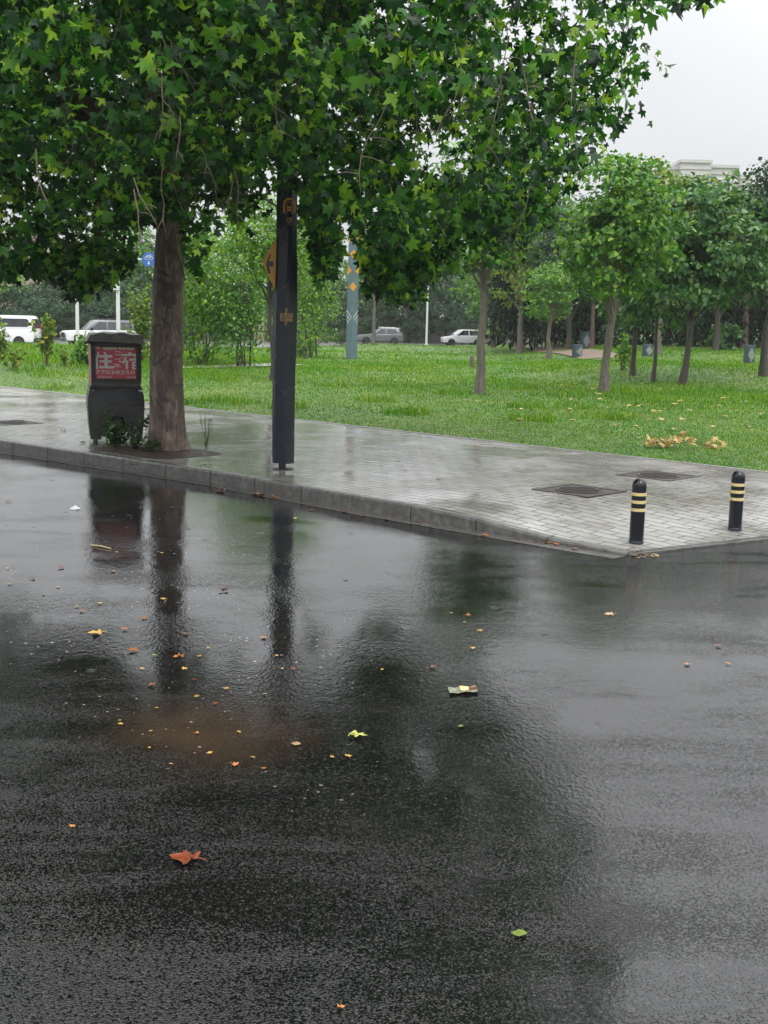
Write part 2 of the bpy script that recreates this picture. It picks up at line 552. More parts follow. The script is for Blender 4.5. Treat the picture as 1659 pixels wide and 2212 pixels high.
M['grass'] = leaf_mat('grass_blades', [(0, (.034, .12, .007)), (.5, (.068, .205, .011)), (.9, (.115, .28, .02)), (1, (.25, .30, .05))], .35, .5,
                      patch=(.3, (1.9, 1.25, 1.1)), spec=.12)
M['weed'] = leaf_mat('weed_leaves', [(0, (.02, .06, .015)), (.6, (.045, .11, .025)), (1, (.1, .19, .04))], .3)
M['navy'] = simple('navy_enamel', (.008, .013, .024), .26, 0, .12, 2, 0, .5, .02)
M['slate'] = simple('slate_paint', (.095, .145, .17), .4, 0, .10, 3)
M['slate_dark'] = simple('dark_slate_paint', (.04, .06, .075), .4, 0, .15, 5)
M['orange'] = simple('orange_enamel', (.62, .27, .025), .35, 0, .05, 4)
M['gold'] = simple('gold_paint', (.60, .38, .11), .35, .2, .08, 20)
M['white_line'] = simple('pale_line_paint', (.50, .56, .58), .5, 0, .06, 20)
M['lattice_grey'] = simple('grey_lattice_paint', (.26, .28, .27), .5)
M['black'] = simple('black_plastic', (.008, .009, .011), .22, 0, .2, 5)
M['bollard'] = simple('bollard_black_enamel', (.004, .006, .010), .16, 0, .25, 9, 0, .5, .03)
M['band'] = simple('reflective_yellow_band', (.62, .49, .22), .4, 0, .15, 14)
M['iron'] = concrete('rusty_cast_iron', (.05, .034, .03), .35, .5, 25)
M['canvas'] = simple('black_canvas', (.020, .021, .024), .42, 0, .4, 5, .012)
M['canvas_grey'] = simple('worn_grey_canvas', (.055, .054, .050), .45, 0, .3, 6, .012)
M['canvas_navy'] = simple('navy_canvas', (.016, .024, .034), .4, 0, .3, 6, .012)
M['canvas_roof'] = simple('faded_roof_canvas', (.13, .125, .115), .5, 0, .25, 7, .01)
M['red'] = simple('red_banner', (.55, .065, .085), .35, 0, .12, 8, .004)
M['pink'] = simple('faded_red_fabric', (.40, .12, .12), .45, 0, .25, 8, .006)
M['letter'] = simple('grey_white_lettering', (.62, .60, .58), .4, 0, .08, 12)
M['cream'] = simple('torn_cream_strip', (.50, .48, .33), .5, 0, .2, 15)
M['reflector'] = simple('reflective_strip', (.62, .64, .64), .3, 0, .1, 10)
M['rubber'] = simple('tyre_rubber', (.012, .012, .013), .6, 0, .2, 10)
M['alloy'] = simple('alloy_rim', (.42, .43, .44), .35, .7, .08, 10)
M['car_white'] = simple('white_car_paint', (.74, .75, .75), .18, 0, .03, 3)
M['car_grey'] = simple('grey_car_paint', (.16, .165, .17), .2, .3, .06, 3)
M['car_glass'] = simple('tinted_car_glass', (.02, .024, .028), .06, 0, .2, 2, 0, .8)
M['lamp_clear'] = simple('clear_lamp', (.7, .72, .74), .12, 0, .05, 6)
M['lamp_red'] = simple('red_lamp', (.38, .03, .03), .2, 0, .1, 6)
M['pole_white'] = simple('white_painted_steel', (.62, .63, .63), .35, 0, .06, 6)
M['blue_sign'] = simple('blue_sign_face', (.03, .12, .42), .35, 0, .05, 4)
M['stone_wall'] = concrete('grey_stone_wall', (.24, .21, .19), .6, .6, 6)
M['beige'] = concrete('beige_pillar_stone', (.42, .33, .25), .75, .6, 6)
M['fence_dark'] = simple('dark_fence_metal', (.035, .03, .028), .5, 0, .15, 5)
M['bld'] = concrete('pale_building_stucco', (.50, .48, .47), .85, .7, .8)
M['bld_pink'] = concrete('pinkish_building_stucco', (.45, .35, .30), .85, .7, .8)
M['win'] = simple('dark_window_glass', (.06, .07, .08), .15, 0, .2, .6)
M['wood'] = simple('weathered_wood', (.085, .06, .045), .6, 0, .3, 20, .006)
M['stick'] = simple('straw_coloured_stick', (.48, .36, .16), .5, 0, .2, 30)
M['paper'] = simple('white_scrap_paper', (.72, .72, .72), .5, 0, .05, 20)
M['foil'] = simple('pale_green_foil', (.17, .18, .12), .3, .0, .5, 40)
M['dry'] = leaf_mat('dry_tan_leaves', [(0, (.30, .19, .07)), (.5, (.48, .33, .14)), (1, (.62, .46, .2))], .25, .5)
def litter(name, c):
    m, t, b = new_mat(name)
    oc = objco(t)
    g = N(t, 'ShaderNodeObjectInfo')
    col = ramp(t, noise(t, oc, 3.0, 4), [(.3, tuple(x * .6 for x in c)), (.6, c)])
    col = mixc(t, 1.0, col, ramp(t, g.outputs['Random'], [(0, (.65, .6, .55)), (1, (1.15, 1.1, 1.0))]), 'MULTIPLY')
    t.links.new(col, b.inputs['Base Color'])
    b.inputs['Roughness'].default_value = .35
    return m
LIT = {'y': litter('yellow_litter', (.52, .34, .09)), 'o': litter('orange_litter', (.42, .17, .055)), 'b': litter('brown_litter', (.09, .04, .022)),
       'r': litter('russet_litter', (.25, .055, .016)), 'g': litter('green_litter', (.22, .33, .05)), 't': litter('tan_litter', (.50, .34, .19)),
       'yg': litter('yellow_green_litter', (.42, .44, .12))}

# ------------------------------------------------------------------ ground: road, pavement, kerb, lawn
E1 = Vector((.726, -.688)); N1 = Vector((.688, .726))
E1.normalize(); N1.normalize()
CORNER = Vector((2.56, 12.45))
SIDE_DIR = Vector((.842, .540)).normalized()
SIDE_END = Vector((8.6, 16.3))
SIDE_N = Vector((-SIDE_DIR.y, SIDE_DIR.x))
KERB = [Vector((-24.6, 37.4)), Vector((-12.5, 26.3)), Vector((-6.75, 20.78)), Vector((-4.70, 19.05)), Vector((-2.34, 17.1)), Vector((-.20, 14.9)),
        Vector((.62, 14.18)), Vector((1.42, 13.45)), Vector((2.05, 12.88)), CORNER]
BACK0, BACK1 = Vector((-26.0, 49.6)), Vector((6.0, 18.76))
BDIR = (BACK1 - BACK0).normalized()
BN = Vector((-BDIR.y, BDIR.x))
if BN.y < 0: BN = -BN

def zpave(p):
    d = abs((p - CORNER).dot(SIDE_N))
    if (p - CORNER).dot(SIDE_DIR) < 0:
        d = max(d, 0)
    return .025 + .155 * ss(.1, 2.9, d)

def resample(pts, step):
    o = []
    for a, b in zip(pts[:-1], pts[1:]):
        n = max(1, int((b - a).length / step))
        o += [a.lerp(b, i / n) for i in range(n)]
    return o + [pts[-1]]

def grid_obj(name, rows, mat, kind='structure', smooth=True):
    n, m = len(rows), len(rows[0])
    V = np.array([p for r in rows for p in r])
    Fq = [(i * m + j, i * m + j + 1, (i + 1) * m + j + 1, (i + 1) * m + j) for i in range(n - 1) for j in range(m - 1)]
    me = np_mesh(name, V, np.array(Fq), smooth)
    bm = bmesh.new(); bm.from_mesh(me)
    bmesh.ops.recalc_face_normals(bm, faces=bm.faces)
    bm.faces.ensure_lookup_table()
    if sum(f.normal.z for f in bm.faces) < 0: bmesh.ops.reverse_faces(bm, faces=bm.faces)
    bm.to_mesh(me); bm.free()
    return tag(link(name, me, mat), kind=kind)

grid_obj('road', [[(x, y, 0) for y in (-30, 0, 10, 20, 30, 46)] for x in (-60, -20, -5, 0, 5, 20, 60)], M['asphalt'])
grid_obj('ground', [[(x, y, -.35) for y in (-60, -30, 50, 150, 280, 420)] for x in (-330, -200, -60, 0, 60, 200, 330)], M['lawn'])

# pavement between the kerb and the lawn edge
kpts = resample(KERB, .5)
bc_t = (CORNER + N1 * 8.2 - BACK0).dot(BDIR)
rows = []
nk = len(kpts)
acc = [0.0]
for a, b in zip(kpts[:-1], kpts[1:]): acc.append(acc[-1] + (b - a).length)
for i, k in enumerate(kpts):
    f = acc[i] / acc[-1]
    bpt = BACK0 + BDIR * (bc_t * f)
    k2 = k + N1 * .14
    rows.append([tuple(k2.lerp(bpt, v / 14)) for v in range(15)])
for i in range(1, 15):
    f = i / 14
    k = CORNER.lerp(SIDE_END, f)
    k2 = k + N1 * .14 * (1 - f)
    bpt = (BACK0 + BDIR * bc_t).lerp(SIDE_END + Vector((.02, .05)), f)
    rows.append([tuple(k2.lerp(bpt, v / 14)) for v in range(15)])
rows = [[(x, y, zpave(Vector((x, y)))) for x, y in r] for r in rows]
grid_obj('pavement', rows, M['paver'])
# thin closing face along the flush side edge
mb = MB()
for a_, b_2 in [(CORNER + SIDE_DIR * (.02 + i * .8), CORNER + SIDE_DIR * (.01 + (i + 1) * .8)) for i in range(9)]:
    m_ = (a_ + b_2) / 2
    mb.box((m_.x + SIDE_N.x * .035, m_.y + SIDE_N.y * .035, zpave(m_) - .037), (.79, .13, .08), math.atan2(SIDE_DIR.y, SIDE_DIR.x))
tag(mb.build('flush_kerb', M['gutter'], bevel=.006), kind='structure')

# kerb stones (one run of blocks with open joints)
mb = MB()
L = acc[-1]
def kerb_at(s):
    s = max(0, min(L - 1e-6, s))
    for i in range(nk - 1):
        if acc[i + 1] >= s:
            return kpts[i].lerp(kpts[i + 1], (s - acc[i]) / (acc[i + 1] - acc[i]))
    return kpts[-1]
s = L
while s > 1:
    a, b = kerb_at(s - .984), kerb_at(s)
    pr = []
    for p in (a, b):
        z = zpave(p) + .004
        q = p + N1 * .145
        c = min(.025, z * .4)
        pr.append([(p.x, p.y, -.05), (p.x, p.y, z - c), (p.x + N1.x * c * .35, p.y + N1.y * c * .35, z - c * .3), (p.x + N1.x * c, p.y + N1.y * c, z), (q.x, q.y, z), (q.x, q.y, -.05)])
    n = 6
    mb.add(pr[0] + pr[1], [tuple(range(n))[::-1], tuple(range(n, 2 * n))] + [(i, (i + 1) % n, n + (i + 1) % n, n + i) for i in range(n)])
    s -= 1.0
tag(mb.build('kerb', M['kerb']), kind='structure')
# gutter slab
gk = resample(KERB[1:], .6)
grid_obj('gutter', [[(p.x - N1.x * .24, p.y - N1.y * .24, .004), (p.x + N1.x * .02, p.y + N1.y * .02, .004)] for p in gk], M['gutter'])
# concrete edging along the lawn
mb = MB()
s0 = -2.0
while s0 < 46:
    a = BACK0 + BDIR * s0; b = BACK0 + BDIR * (s0 + .99)
    mid = (a + b) / 2
    mb.box((mid.x, mid.y, zpave(mid) - .04), (.99, .09, .10), math.atan2(BDIR.y, BDIR.x))
    s0 += 1.0
tag(mb.build('lawn_kerb', M['edging']), kind='structure')

def far_y(x):
    xs = [-300, -60, -28, -20, 0, 20, 60, 300]; ys = [76, 76, 76, 80, 109, 119, 125, 125]
    return float(np.interp(x, xs, ys))

_ph = [(rng.uniform(.08, .5), rng.uniform(.08, .5), rng.uniform(0, 6.28)) for _ in range(9)]
def T(x, y):
    """lawn height"""
    t = (Vector((x, y)) - BACK0).dot(BN)
    if t < 0: return .15
    z = .14 + .12 * ss(0, 4, t)
    z += .78 * ss(6, 48, t) * ss(.07, .2, x / max(y, 1))
    z -= .24 * ss(10, 40, t) * ss(2, -12, x)
    amp = .05 * ss(1, 8, t)
    z += amp * sum(math.sin(a * x + b * y + c) for a, b, c in _ph) / 2.2
    # low mound at the left behind the pavement
    z += .32 * math.exp(-((x + 14) / 6) ** 2 - ((y - 43) / 5) ** 2)
    fy = far_y(x)
    if x < 22: z = z * (1 - ss(fy - 3, fy, y)) - .15 * ss(fy - 2, fy, y)
    return z

def on_lawn(px, py):
    d = ray(px, py)
    o = Vector((0, 0, CAM_H))
    t = 12.0
    while t < 400:
        p = o + d * t
        if p.z <= T(p.x, p.y): return Vector((p.x, p.y, T(p.x, p.y)))
        t += .05 if t < 120 else .3
    return o + d * 100

ts = [0.04, .3, .8, 1.5] + list(np.arange(2.5, 20, 1.2)) + list(np.arange(20, 60, 2)) + list(np.arange(60, 130, 3)) + [140, 170, 220, 320]
svals = list(np.arange(-90, -10, 6)) + list(np.arange(-10, 60, 1.5)) + list(np.arange(60, 150, 8))
rows = []
for sv in svals:
    r = []
    for t in ts:
        p = BACK0 + BDIR * sv + BN * t
        r.append((p.x, p.y, T(p.x, p.y)))
    rows.append(r)
grid_obj('lawn', rows, M['lawn'])
grid_obj('far_road', [[(x, far_y(x) - .6, .0), (x, far_y(x) + 40, .0)] for x in (-150, -60, -28, -20, -10, 0, 10, 20, 24)], M['carroad'])

def ribbon(name, pix, wid, mat, dz=.035):
    pts = [on_lawn(*p) for p in pix]
    pts2 = resample([p.xy for p in pts], .8)
    rows = []
    for i, p in enumerate(pts2):
        t = (pts2[min(i + 1, len(pts2) - 1)] - pts2[max(0, i - 1)]).normalized()
        nn = Vector((-t.y, t.x))
        rows.append([(q.x, q.y, T(q.x, q.y) + dz) for q in (p + nn * (wid * v) for v in (-.5, -.25, 0, .25, .5))])
    return grid_obj(name, rows, mat)
ribbon('path', [(1010, 737), (1075, 741), (1140, 749), (1215, 760), (1290, 770), (1340, 779)], 2.2, M['path'], .06)
ribbon('path', [(330, 796), (420, 795), (520, 792), (640, 789)], 1.6, M['palepath'], .05)

# ------------------------------------------------------------------ foliage machinery
def palmate():
    pol = [(90, 1.0), (74, .66), (60, .5), (50, .74), (36, .95), (20, .6), (4, .45), (-8, .62), (-24, .66), (-48, .36), (-90, .12)]
    pts = [(r * math.cos(math.radians(a)), r * math.sin(math.radians(a))) for a, r in pol]
    pts += [(-x, y) for x, y in pts[-2:0:-1]]
    V = [(0, 0, 0)] + [(x, y, 0) for x, y in pts]
    n = len(pts)
    Fs = [(0, 1 + i, 1 + (i + 1) % n) for i in range(n)]
    V = np.array(V); V[:, 1] += .12; V *= .62
    V[:, 2] = -.22 * np.abs(V[:, 0]) ** 1.3 - .25 * (V[:, 1] * .8) ** 2 * np.sign(V[:, 1]) + .05
    return V, np.array(Fs)

PALM_FOLD = PALM_CURL = None
def simple_leaf(wid=.42, fold=.12, heart=False):
    if heart:
        V = [(0, -.02, 0), (.30, -.10, -fold), (.46, .18, -fold * 1.2), (.30, .55, -fold), (0, 1.0, -.2), (-.30, .55, -fold), (-.46, .18, -fold * 1.2), (-.30, -.10, -fold)]
    else:
        V = [(0, 0, 0), (wid * .7, .2, -fold), (wid, .5, -fold), (wid * .6, .78, -fold), (0, 1.0, -.18), (-wid * .6, .78, -fold), (-wid, .5, -fold), (-wid * .7, .2, -fold)]
    V = np.array(V)
    Fs = np.array([(0, 1, 2), (0, 2, 3), (0, 3, 4), (0, 4, 5), (0, 5, 6), (0, 6, 7)])
    return V, Fs

def rhomb(wid=.3):
    return np.array([(0, 0, 0), (wid, .5, -.08), (0, 1, -.15), (-wid, .5, -.08)]), np.array([(0, 1, 2), (0, 2, 3)])

def bent(tm, fold, curl, twist):
    V, F = tm[0].copy(), tm[1]
    V[:, 2] = -fold * np.abs(V[:, 0]) - curl * np.clip(V[:, 1], 0, 1) ** 2 + twist * V[:, 0] * V[:, 1]
    return V, F
PALM, SLEAF, HEART, RHOMB, NARROW = palmate(), simple_leaf(), simple_leaf(heart=True), rhomb(.34), rhomb(.13)
PALM_FOLD, PALM_CURL = bent(PALM, .75, .3, .3), bent(PALM, -.25, .9, -.5)

def leaves(name, P, Nrm, Tip, size, tmpl, mat, parent=None):
    """instance-free leaf mesh: P (n,3) positions, Nrm normals, Tip tip directions, size (n,)"""
    V0, F0 = tmpl
    n = len(P)
    Nn = Nrm / np.maximum(np.linalg.norm(Nrm, axis=1, keepdims=True), 1e-6)
    Tt = Tip - Nn * (Tip * Nn).sum(1, keepdims=True)
    Tt /= np.maximum(np.linalg.norm(Tt, axis=1, keepdims=True), 1e-6)
    X = np.cross(Tt, Nn)
    V = (P[:, None, :] + size[:, None, None] * (V0[None, :, 0:1] * X[:, None, :] + V0[None, :, 1:2] * Tt[:, None, :] + V0[None, :, 2:3] * Nn[:, None, :]))
    Fa = (F0[None] + (np.arange(n) * len(V0))[:, None, None]).reshape(-1, F0.shape[1])
    return link(name, np_mesh(name, V.reshape(-1, 3), Fa), mat, parent)

def leaf_mesh_join(name, P, Nrm, Tip, size, tmpls, mat, parent, r):
    """one crown mesh from several leaf shapes"""
    k = r.integers(0, len(tmpls), len(P))
    Vs, Fs, off = [], [], 0
    for i, tm in enumerate(tmpls):
        o = leaves('tmp', P[k == i], Nrm[k == i], Tip[k == i], size[k == i], tm, None)
        me = o.data
        v = np.empty(len(me.vertices) * 3, np.float32); me.vertices.foreach_get('co', v)
        f = np.empty(len(me.loops), np.int32); me.loops.foreach_get('vertex_index', f)
        Vs.append(v.reshape(-1, 3)); Fs.append(f.reshape(-1, 3) + off); off += len(Vs[-1])
        bpy.data.objects.remove(o); bpy.data.meshes.remove(me)
    return link(name, np_mesh(name, np.concatenate(Vs), np.concatenate(Fs)), mat, parent)

def clump_leaves(centers, outward, per, rad, size, r, droop=.6, flat=.55):
    """leaves spread round clump centres"""
    n = len(centers) * per
    Cc = np.repeat(centers, per, 0); Oo = np.repeat(outward, per, 0)
    off = r.normal(size=(n, 3)); off /= np.linalg.norm(off, axis=1, keepdims=True)
    off *= (r.random((n, 1)) ** .4) * (np.repeat(rad, per)[:, None] if not np.isscalar(rad) else rad)
    off[:, 2] *= flat
    P = Cc + off
    Nrm = np.array([0, 0, .75]) + .55 * Oo + .75 * r.normal(size=(n, 3)) + off * .4
    Tip = .55 * Oo + np.array([0, 0, -droop]) + .55 * r.normal(size=(n, 3)) + off * .6
    sz = size * r.uniform(.6, 1.2, n)
    return P, Nrm, Tip, sz

def ellip_clumps(c, rad, n, r, shell=.35, zmin=-.8):
    o = []
    while len(o) < n:
        d = r.normal(size=3); d /= np.linalg.norm(d)
        if d[2] < zmin: continue
        k = r.random() ** shell
        bumpy = 1 + .16 * math.sin(3.1 * d[0] + 5 * d[1] + c[0]) + .14 * math.sin(4.3 * d[2] + 3 * d[0] + c[1])
        o.append(np.array(c) + d * np.array(rad) * k * bumpy)
    o = np.array(o)
    w = (o - np.array(c)) / np.array(rad)
    w /= np.maximum(np.linalg.norm(w, axis=1, keepdims=True), 1e-6)
    return o, w

def branch(mb, a, b, r0, r1, sag=.1, n=5, sides=6, jit=.06, rnd=random):
    a, b = Vector(a), Vector(b)
    L_ = (b - a).length
    pts = []
    for i in range(n + 1):
        f = i / n
        p = a.lerp(b, f)
        p.z += sag * L_ * math.sin(f * math.pi)
        if 0 < i < n: p += Vector((rnd.uniform(-1, 1), rnd.uniform(-1, 1), rnd.uniform(-1, 1))) * jit * L_ * .5
        pts.append(p)
    mb.tube(pts, [r0 + (r1 - r0) * i / n for i in range(n + 1)], sides)
    return pts

def make_tree(name, label, cat, base, height, trunk_r, crown, leafm, barkm, nleaf, lsize, tmpl, seed, lean=(0, 0), fork=None, group=None, per=28, crad=.55, shell=.4, pods=False, droop=.6):
    """crown = (z0, radius) in metres: crown bottom height and half width"""
    r = np.random.default_rng(seed); rd = random.Random(seed)
    t = thing(name, label, cat, tuple(base), 0, group)
    z0, cr = crown
    top = Vector((lean[0], lean[1], height * .93))
    mb = MB()
    npt = 9
    tp = []
    for i in range(npt + 1):
        f = i / npt
        tp.append(Vector((lean[0] * f + rd.uniform(-1, 1) * .05 * (0 < i), lean[1] * f + rd.uniform(-1, 1) * .05 * (0 < i), height * .9 * f - .1 * (i == 0))))
    rr = [trunk_r * (1.0 - .78 * (i / npt)) * (1.35 if i == 0 else 1) for i in range(npt + 1)]
    mb.tube(tp, rr, 9)
    def trunk_pt(z):
        f = max(0, min(1, z / (height * .9)))
        k = f * npt; i = min(npt - 1, int(k))
        return tp[i].lerp(tp[i + 1], k - i), trunk_r * (1 - .78 * f)
    cc = (lean[0] * .75, lean[1] * .75, (z0 + height) / 2)
    rad = (cr, cr, (height - z0) / 2)
    ncl = max(8, nleaf // per)
    cl, ow = ellip_clumps(cc, rad, ncl, r, shell, -.95)
    for k in range(4):
        a_ = rd.uniform(0, 6.28); zb = z0 * rd.uniform(.8, 1.05)
        p, rr_ = trunk_pt(min(zb, height * .7))
        branch(mb, p, p + Vector((math.cos(a_) * cr * .55, math.sin(a_) * cr * .55, (height - z0) * rd.uniform(.4, .65))), rr_ * .6, rr_ * .18, .04, 6, 7, .05, rd)
    for k in range(min(18, ncl)):
        c = cl[k]
        zb = max(z0 * .75 + .2, c[2] - rd.uniform(.5, 1.5) - .35 * math.hypot(c[0], c[1]))
        zb = min(zb, height * .8)
        p, rr_ = trunk_pt(zb)
        branch(mb, p, c, max(.012, rr_ * .5), .008, .06, 5, 5, .05, rd)
    mb.build('trunk', barkm, t, smooth=True)
    P, Nn, Tt, sz = clump_leaves(cl, ow, per, crad, lsize, r, droop)
    leaves('crown', P, Nn, Tt, sz, tmpl, leafm, t)
    if pods:
        pb = MB()
        for k in range(60):
            c = cl[rd.randrange(ncl)] + np.array([rd.uniform(-.4, .4), rd.uniform(-.4, .4), -.2])
            pb.tube([c, c + np.array([rd.uniform(-.03, .03), rd.uniform(-.03, .03), -rd.uniform(.25, .4)])], [.007, .004], 4)
        o = pb.build('seed_pods', M['stick'], t)
        o['kind'] = 'stuff'
    return t

# ------------------------------------------------------------------ the big plane tree on the pavement
TREE = at_z(360, 975, .18)
LOW_X = [-900, -200, 0, 60, 120, 165, 240, 285, 300, 330, 385, 405, 430, 452, 500, 560, 600, 632, 655, 690, 725, 745, 770, 795, 850, 900, 950, 1000, 1040, 1100, 1150, 1200, 1250, 1330, 1400, 1450]
LOW_Y = [640, 620, 590, 570, 600, 640, 590, 560, 480, 455, 460, 560, 590, 500, 455, 440, 405, 402, 470, 620, 560, 470, 500, 610, 640, 630, 570, 545, 520, 510, 480, 425, 380, 325, 320, 200]
def right_limit(y):
    return np.interp(y, [-3000, -900, -300, -40, 6, 16, 60, 100, 160, 200, 290, 330], [400, 1000, 1440, 1545, 1545, 1410, 1420, 1440, 1425, 1400, 1400, 1330])

pt = thing('plane_tree', 'large plane tree with a thick mottled trunk beside the covered tricycle at the kerb', 'tree', tuple(TREE))
r = np.random.default_rng(3)
cc = np.array([-3.3, 18.6, 7.6]); crad = np.array([8.4, 8.2, 5.6])
cl = []
tries = 0
while len(cl) < 1750 and tries < 90000:
    tries += 1
    d = r.normal(size=3); d /= np.linalg.norm(d)
    k = r.random() ** .42
    p = cc + d * crad * k
    if p[1] < 9.5 or p[2] < 2.3: continue
    px, py = proj(p[None]); px, py = px[0], py[0]
    if py > np.interp(px, LOW_X, LOW_Y) - 25 - 25 * r.random(): continue
    if px > right_limit(py) - 30 * r.random(): continue
    if px > 1080 and py > -50 and r.random() < .34: continue
    cl.append(p)
# lower hanging sprays
for sx, sy, Y, nn in [(40, 575, 18, 3), (95, 585, 17.6, 3), (150, 600, 17.5, 4), (190, 560, 17.8, 3), (250, 560, 17, 4), (225, 590, 17.4, 2), (420, 570, 18.5, 3), (405, 590, 18.6, 1),
                      (330, 430, 17, 4), (300, 430, 17, 3), (350, 455, 17.2, 2), (690, 575, 16.2, 4), (670, 540, 16.2, 3), (715, 560, 16.5, 2), (680, 440, 16.2, 4), (735, 440, 16, 3), (800, 570, 17.5, 4), (850, 600, 17.8, 5), (885, 620, 18, 4), (840, 540, 17.5, 4),
                      (900, 560, 18, 4), (950, 540, 18, 3), (560, 430, 17, 2), (1000, 480, 18, 4), (1080, 470, 18, 4), (1140, 450, 17, 3), (1500, -45, 12, 2), (1455, -50, 12, 3)]:
    for _ in range(nn):
        q = at_y(sx + r.normal() * 14, sy + r.normal() * 12, Y + r.normal() * .5)
        cl.append(np.array(q))
cl = np.array(cl)
ow = (cl - cc) / crad
ow /= np.maximum(np.linalg.norm(ow, axis=1, keepdims=True), 1e-6)
P, Nn, Tt, sz = clump_leaves(cl, ow, 46, .54, .178, r, .75, .7)
base_np = np.array(TREE)
_px, _py = proj(P)
_k = (_py < np.interp(_px, LOW_X, LOW_Y) + 14 + r.normal(size=len(P)) * 16) & (_px < right_limit(_py) + 16 + r.normal(size=len(P)) * 16)
_k &= ~((np.abs(_px - 628) < 22 + r.normal(size=len(P)) * 4) & (_py > 412) & (P[:, 1] < 17.7))      # a gap in the leaves before the sign
P, Nn, Tt, sz = P[_k], Nn[_k], Tt[_k], sz[_k]
sz = sz * r.uniform(.72, 1.28, len(sz))
leaf_mesh_join('crown', P - base_np, Nn, Tt, sz, [PALM, PALM_FOLD, PALM_CURL], M['plane_leaf'], pt, r)
# trunk, forks and limbs
mb = MB()
rd = random.Random(9)
fork = Vector((.02, .1, 4.15))
def tr(z): return Vector((.02 * z - .03 * math.sin(z), .02 * z, z))
zs = [-.1, .0, .12, .3, .6, 1.0, 1.5, 2.0, 2.5, 3.0, 3.5, 3.9, 4.2]
rs = [.43, .395, .36, .335, .315, .305, .29, .28, .275, .272, .272, .28, .29]
V = []; nsd = 56
zz_ = np.concatenate([np.linspace(-.1, .6, 22), np.linspace(.65, 4.2, 80)])
rs = np.interp(zz_, zs, rs) * .89; zs = list(zz_)
_bp = [(rd.randint(2, 9), rd.uniform(1.5, 9), rd.uniform(0, 6.3)) for _ in range(14)]
for z, q in zip(zs, rs):
    c = tr(z)
    for k in range(nsd):
        g = 2 * math.pi * k / nsd
        fl = 1 + .16 * math.exp(-max(z, 0) * 3.2) * math.sin(g * 5 + .6) + .035 * math.sin(g * 3 + z * 1.7) + .025 * math.sin(g * 7 - z * 3) + sum(math.sin(a_ * g + b_ * z + c_) for a_, b_, c_ in _bp) * .0042 + rd.uniform(-.012, .012)
        V.append((c.x + q * fl * math.cos(g), c.y + q * fl * math.sin(g), z))
mb.add(V, [(i * nsd + k, i * nsd + (k + 1) % nsd, (i + 1) * nsd + (k + 1) % nsd, (i + 1) * nsd + k) for i in range(len(zs) - 1) for k in range(nsd)] + [tuple((len(zs) - 1) * nsd + k for k in range(nsd))])
limbs = []
for (dx, dy, dz, r0) in [(-1.3, -.2, 1.2, .19), (-4.5, -2.5, 4.5, .12), (1.3, -.4, 2.6, .19), (.3, 1.2, 4.4, .2), (-.4, -1.6, 3.0, .16)]:
    p = branch(mb, tr(4.0), tr(4.0) + Vector((dx, dy, dz)), r0, r0 * .55, .05, 6, 12, .03, rd)
    limbs.append(p)
ends = [p[-1] for p in limbs]
tips = []
for k in range(70):
    c = Vector(cl[rd.randrange(len(cl))]) - TREE
    if c.z < 2.6: continue
    e = min(ends, key=lambda q: (q - c).length + rd.uniform(0, 2))
    pts = branch(mb, e, c, .055, .01, .05, 7, 6, .06, rd)
    tips += pts[3:]
mb.build('trunk', M['plane_bark'], pt, smooth=True)
tw = MB()
for k in range(30):                                   # bare dead twigs that hang through the leaves
    x = rd.uniform(-20, 1250); y = rd.uniform(10, 430); Y = rd.uniform(10.8, 15)
    if y > np.interp(x, LOW_X, LOW_Y) - 60: continue
    a = Vector(at_y(x, y, Y)) - TREE
    Ltw = rd.uniform(.35, .95)
    q = Vector((rd.uniform(-.3, .3), rd.uniform(-.2, .2), -1)).normalized()
    pts = [a]
    for i in range(5):
        q = (q + Vector((rd.uniform(-.3, .3), rd.uniform(-.2, .2), rd.uniform(-.15, .1)))).normalized()
        pts.append(pts[-1] + q * Ltw / 5)
    tw.tube(pts, [.006, .0055, .005, .0045, .004, .002], 5)
    for i in (2, 3, 4):
        sdv = Vector((rd.uniform(-1, 1), rd.uniform(-.5, .5), rd.uniform(-.9, .2))).normalized()
        tw.tube([pts[i], pts[i] + sdv * Ltw * .14, pts[i] + sdv * Ltw * .26 + Vector((0, 0, -.03))], [.005, .004, .002], 4)
o = tw.build('dead_twigs', M['twig'], pt); o['kind'] = 'stuff'
# seed balls
sbm = MB()
for k in range(40):
    c = np.array(cl[rd.randrange(len(cl))]) - base_np + np.array([rd.uniform(-.3, .3), rd.uniform(-.3, .3), -.35])
    sbm.lathe([(.001, -.016), (.012, -.011), (.016, 0), (.012, .011), (.001, .016)], 7, c)
    sbm.tube([c, c + np.array([.01, 0, .14])], .002, 4)
o = sbm.build('seed_balls', M['weed'], pt, smooth=True); o['kind'] = 'stuff'

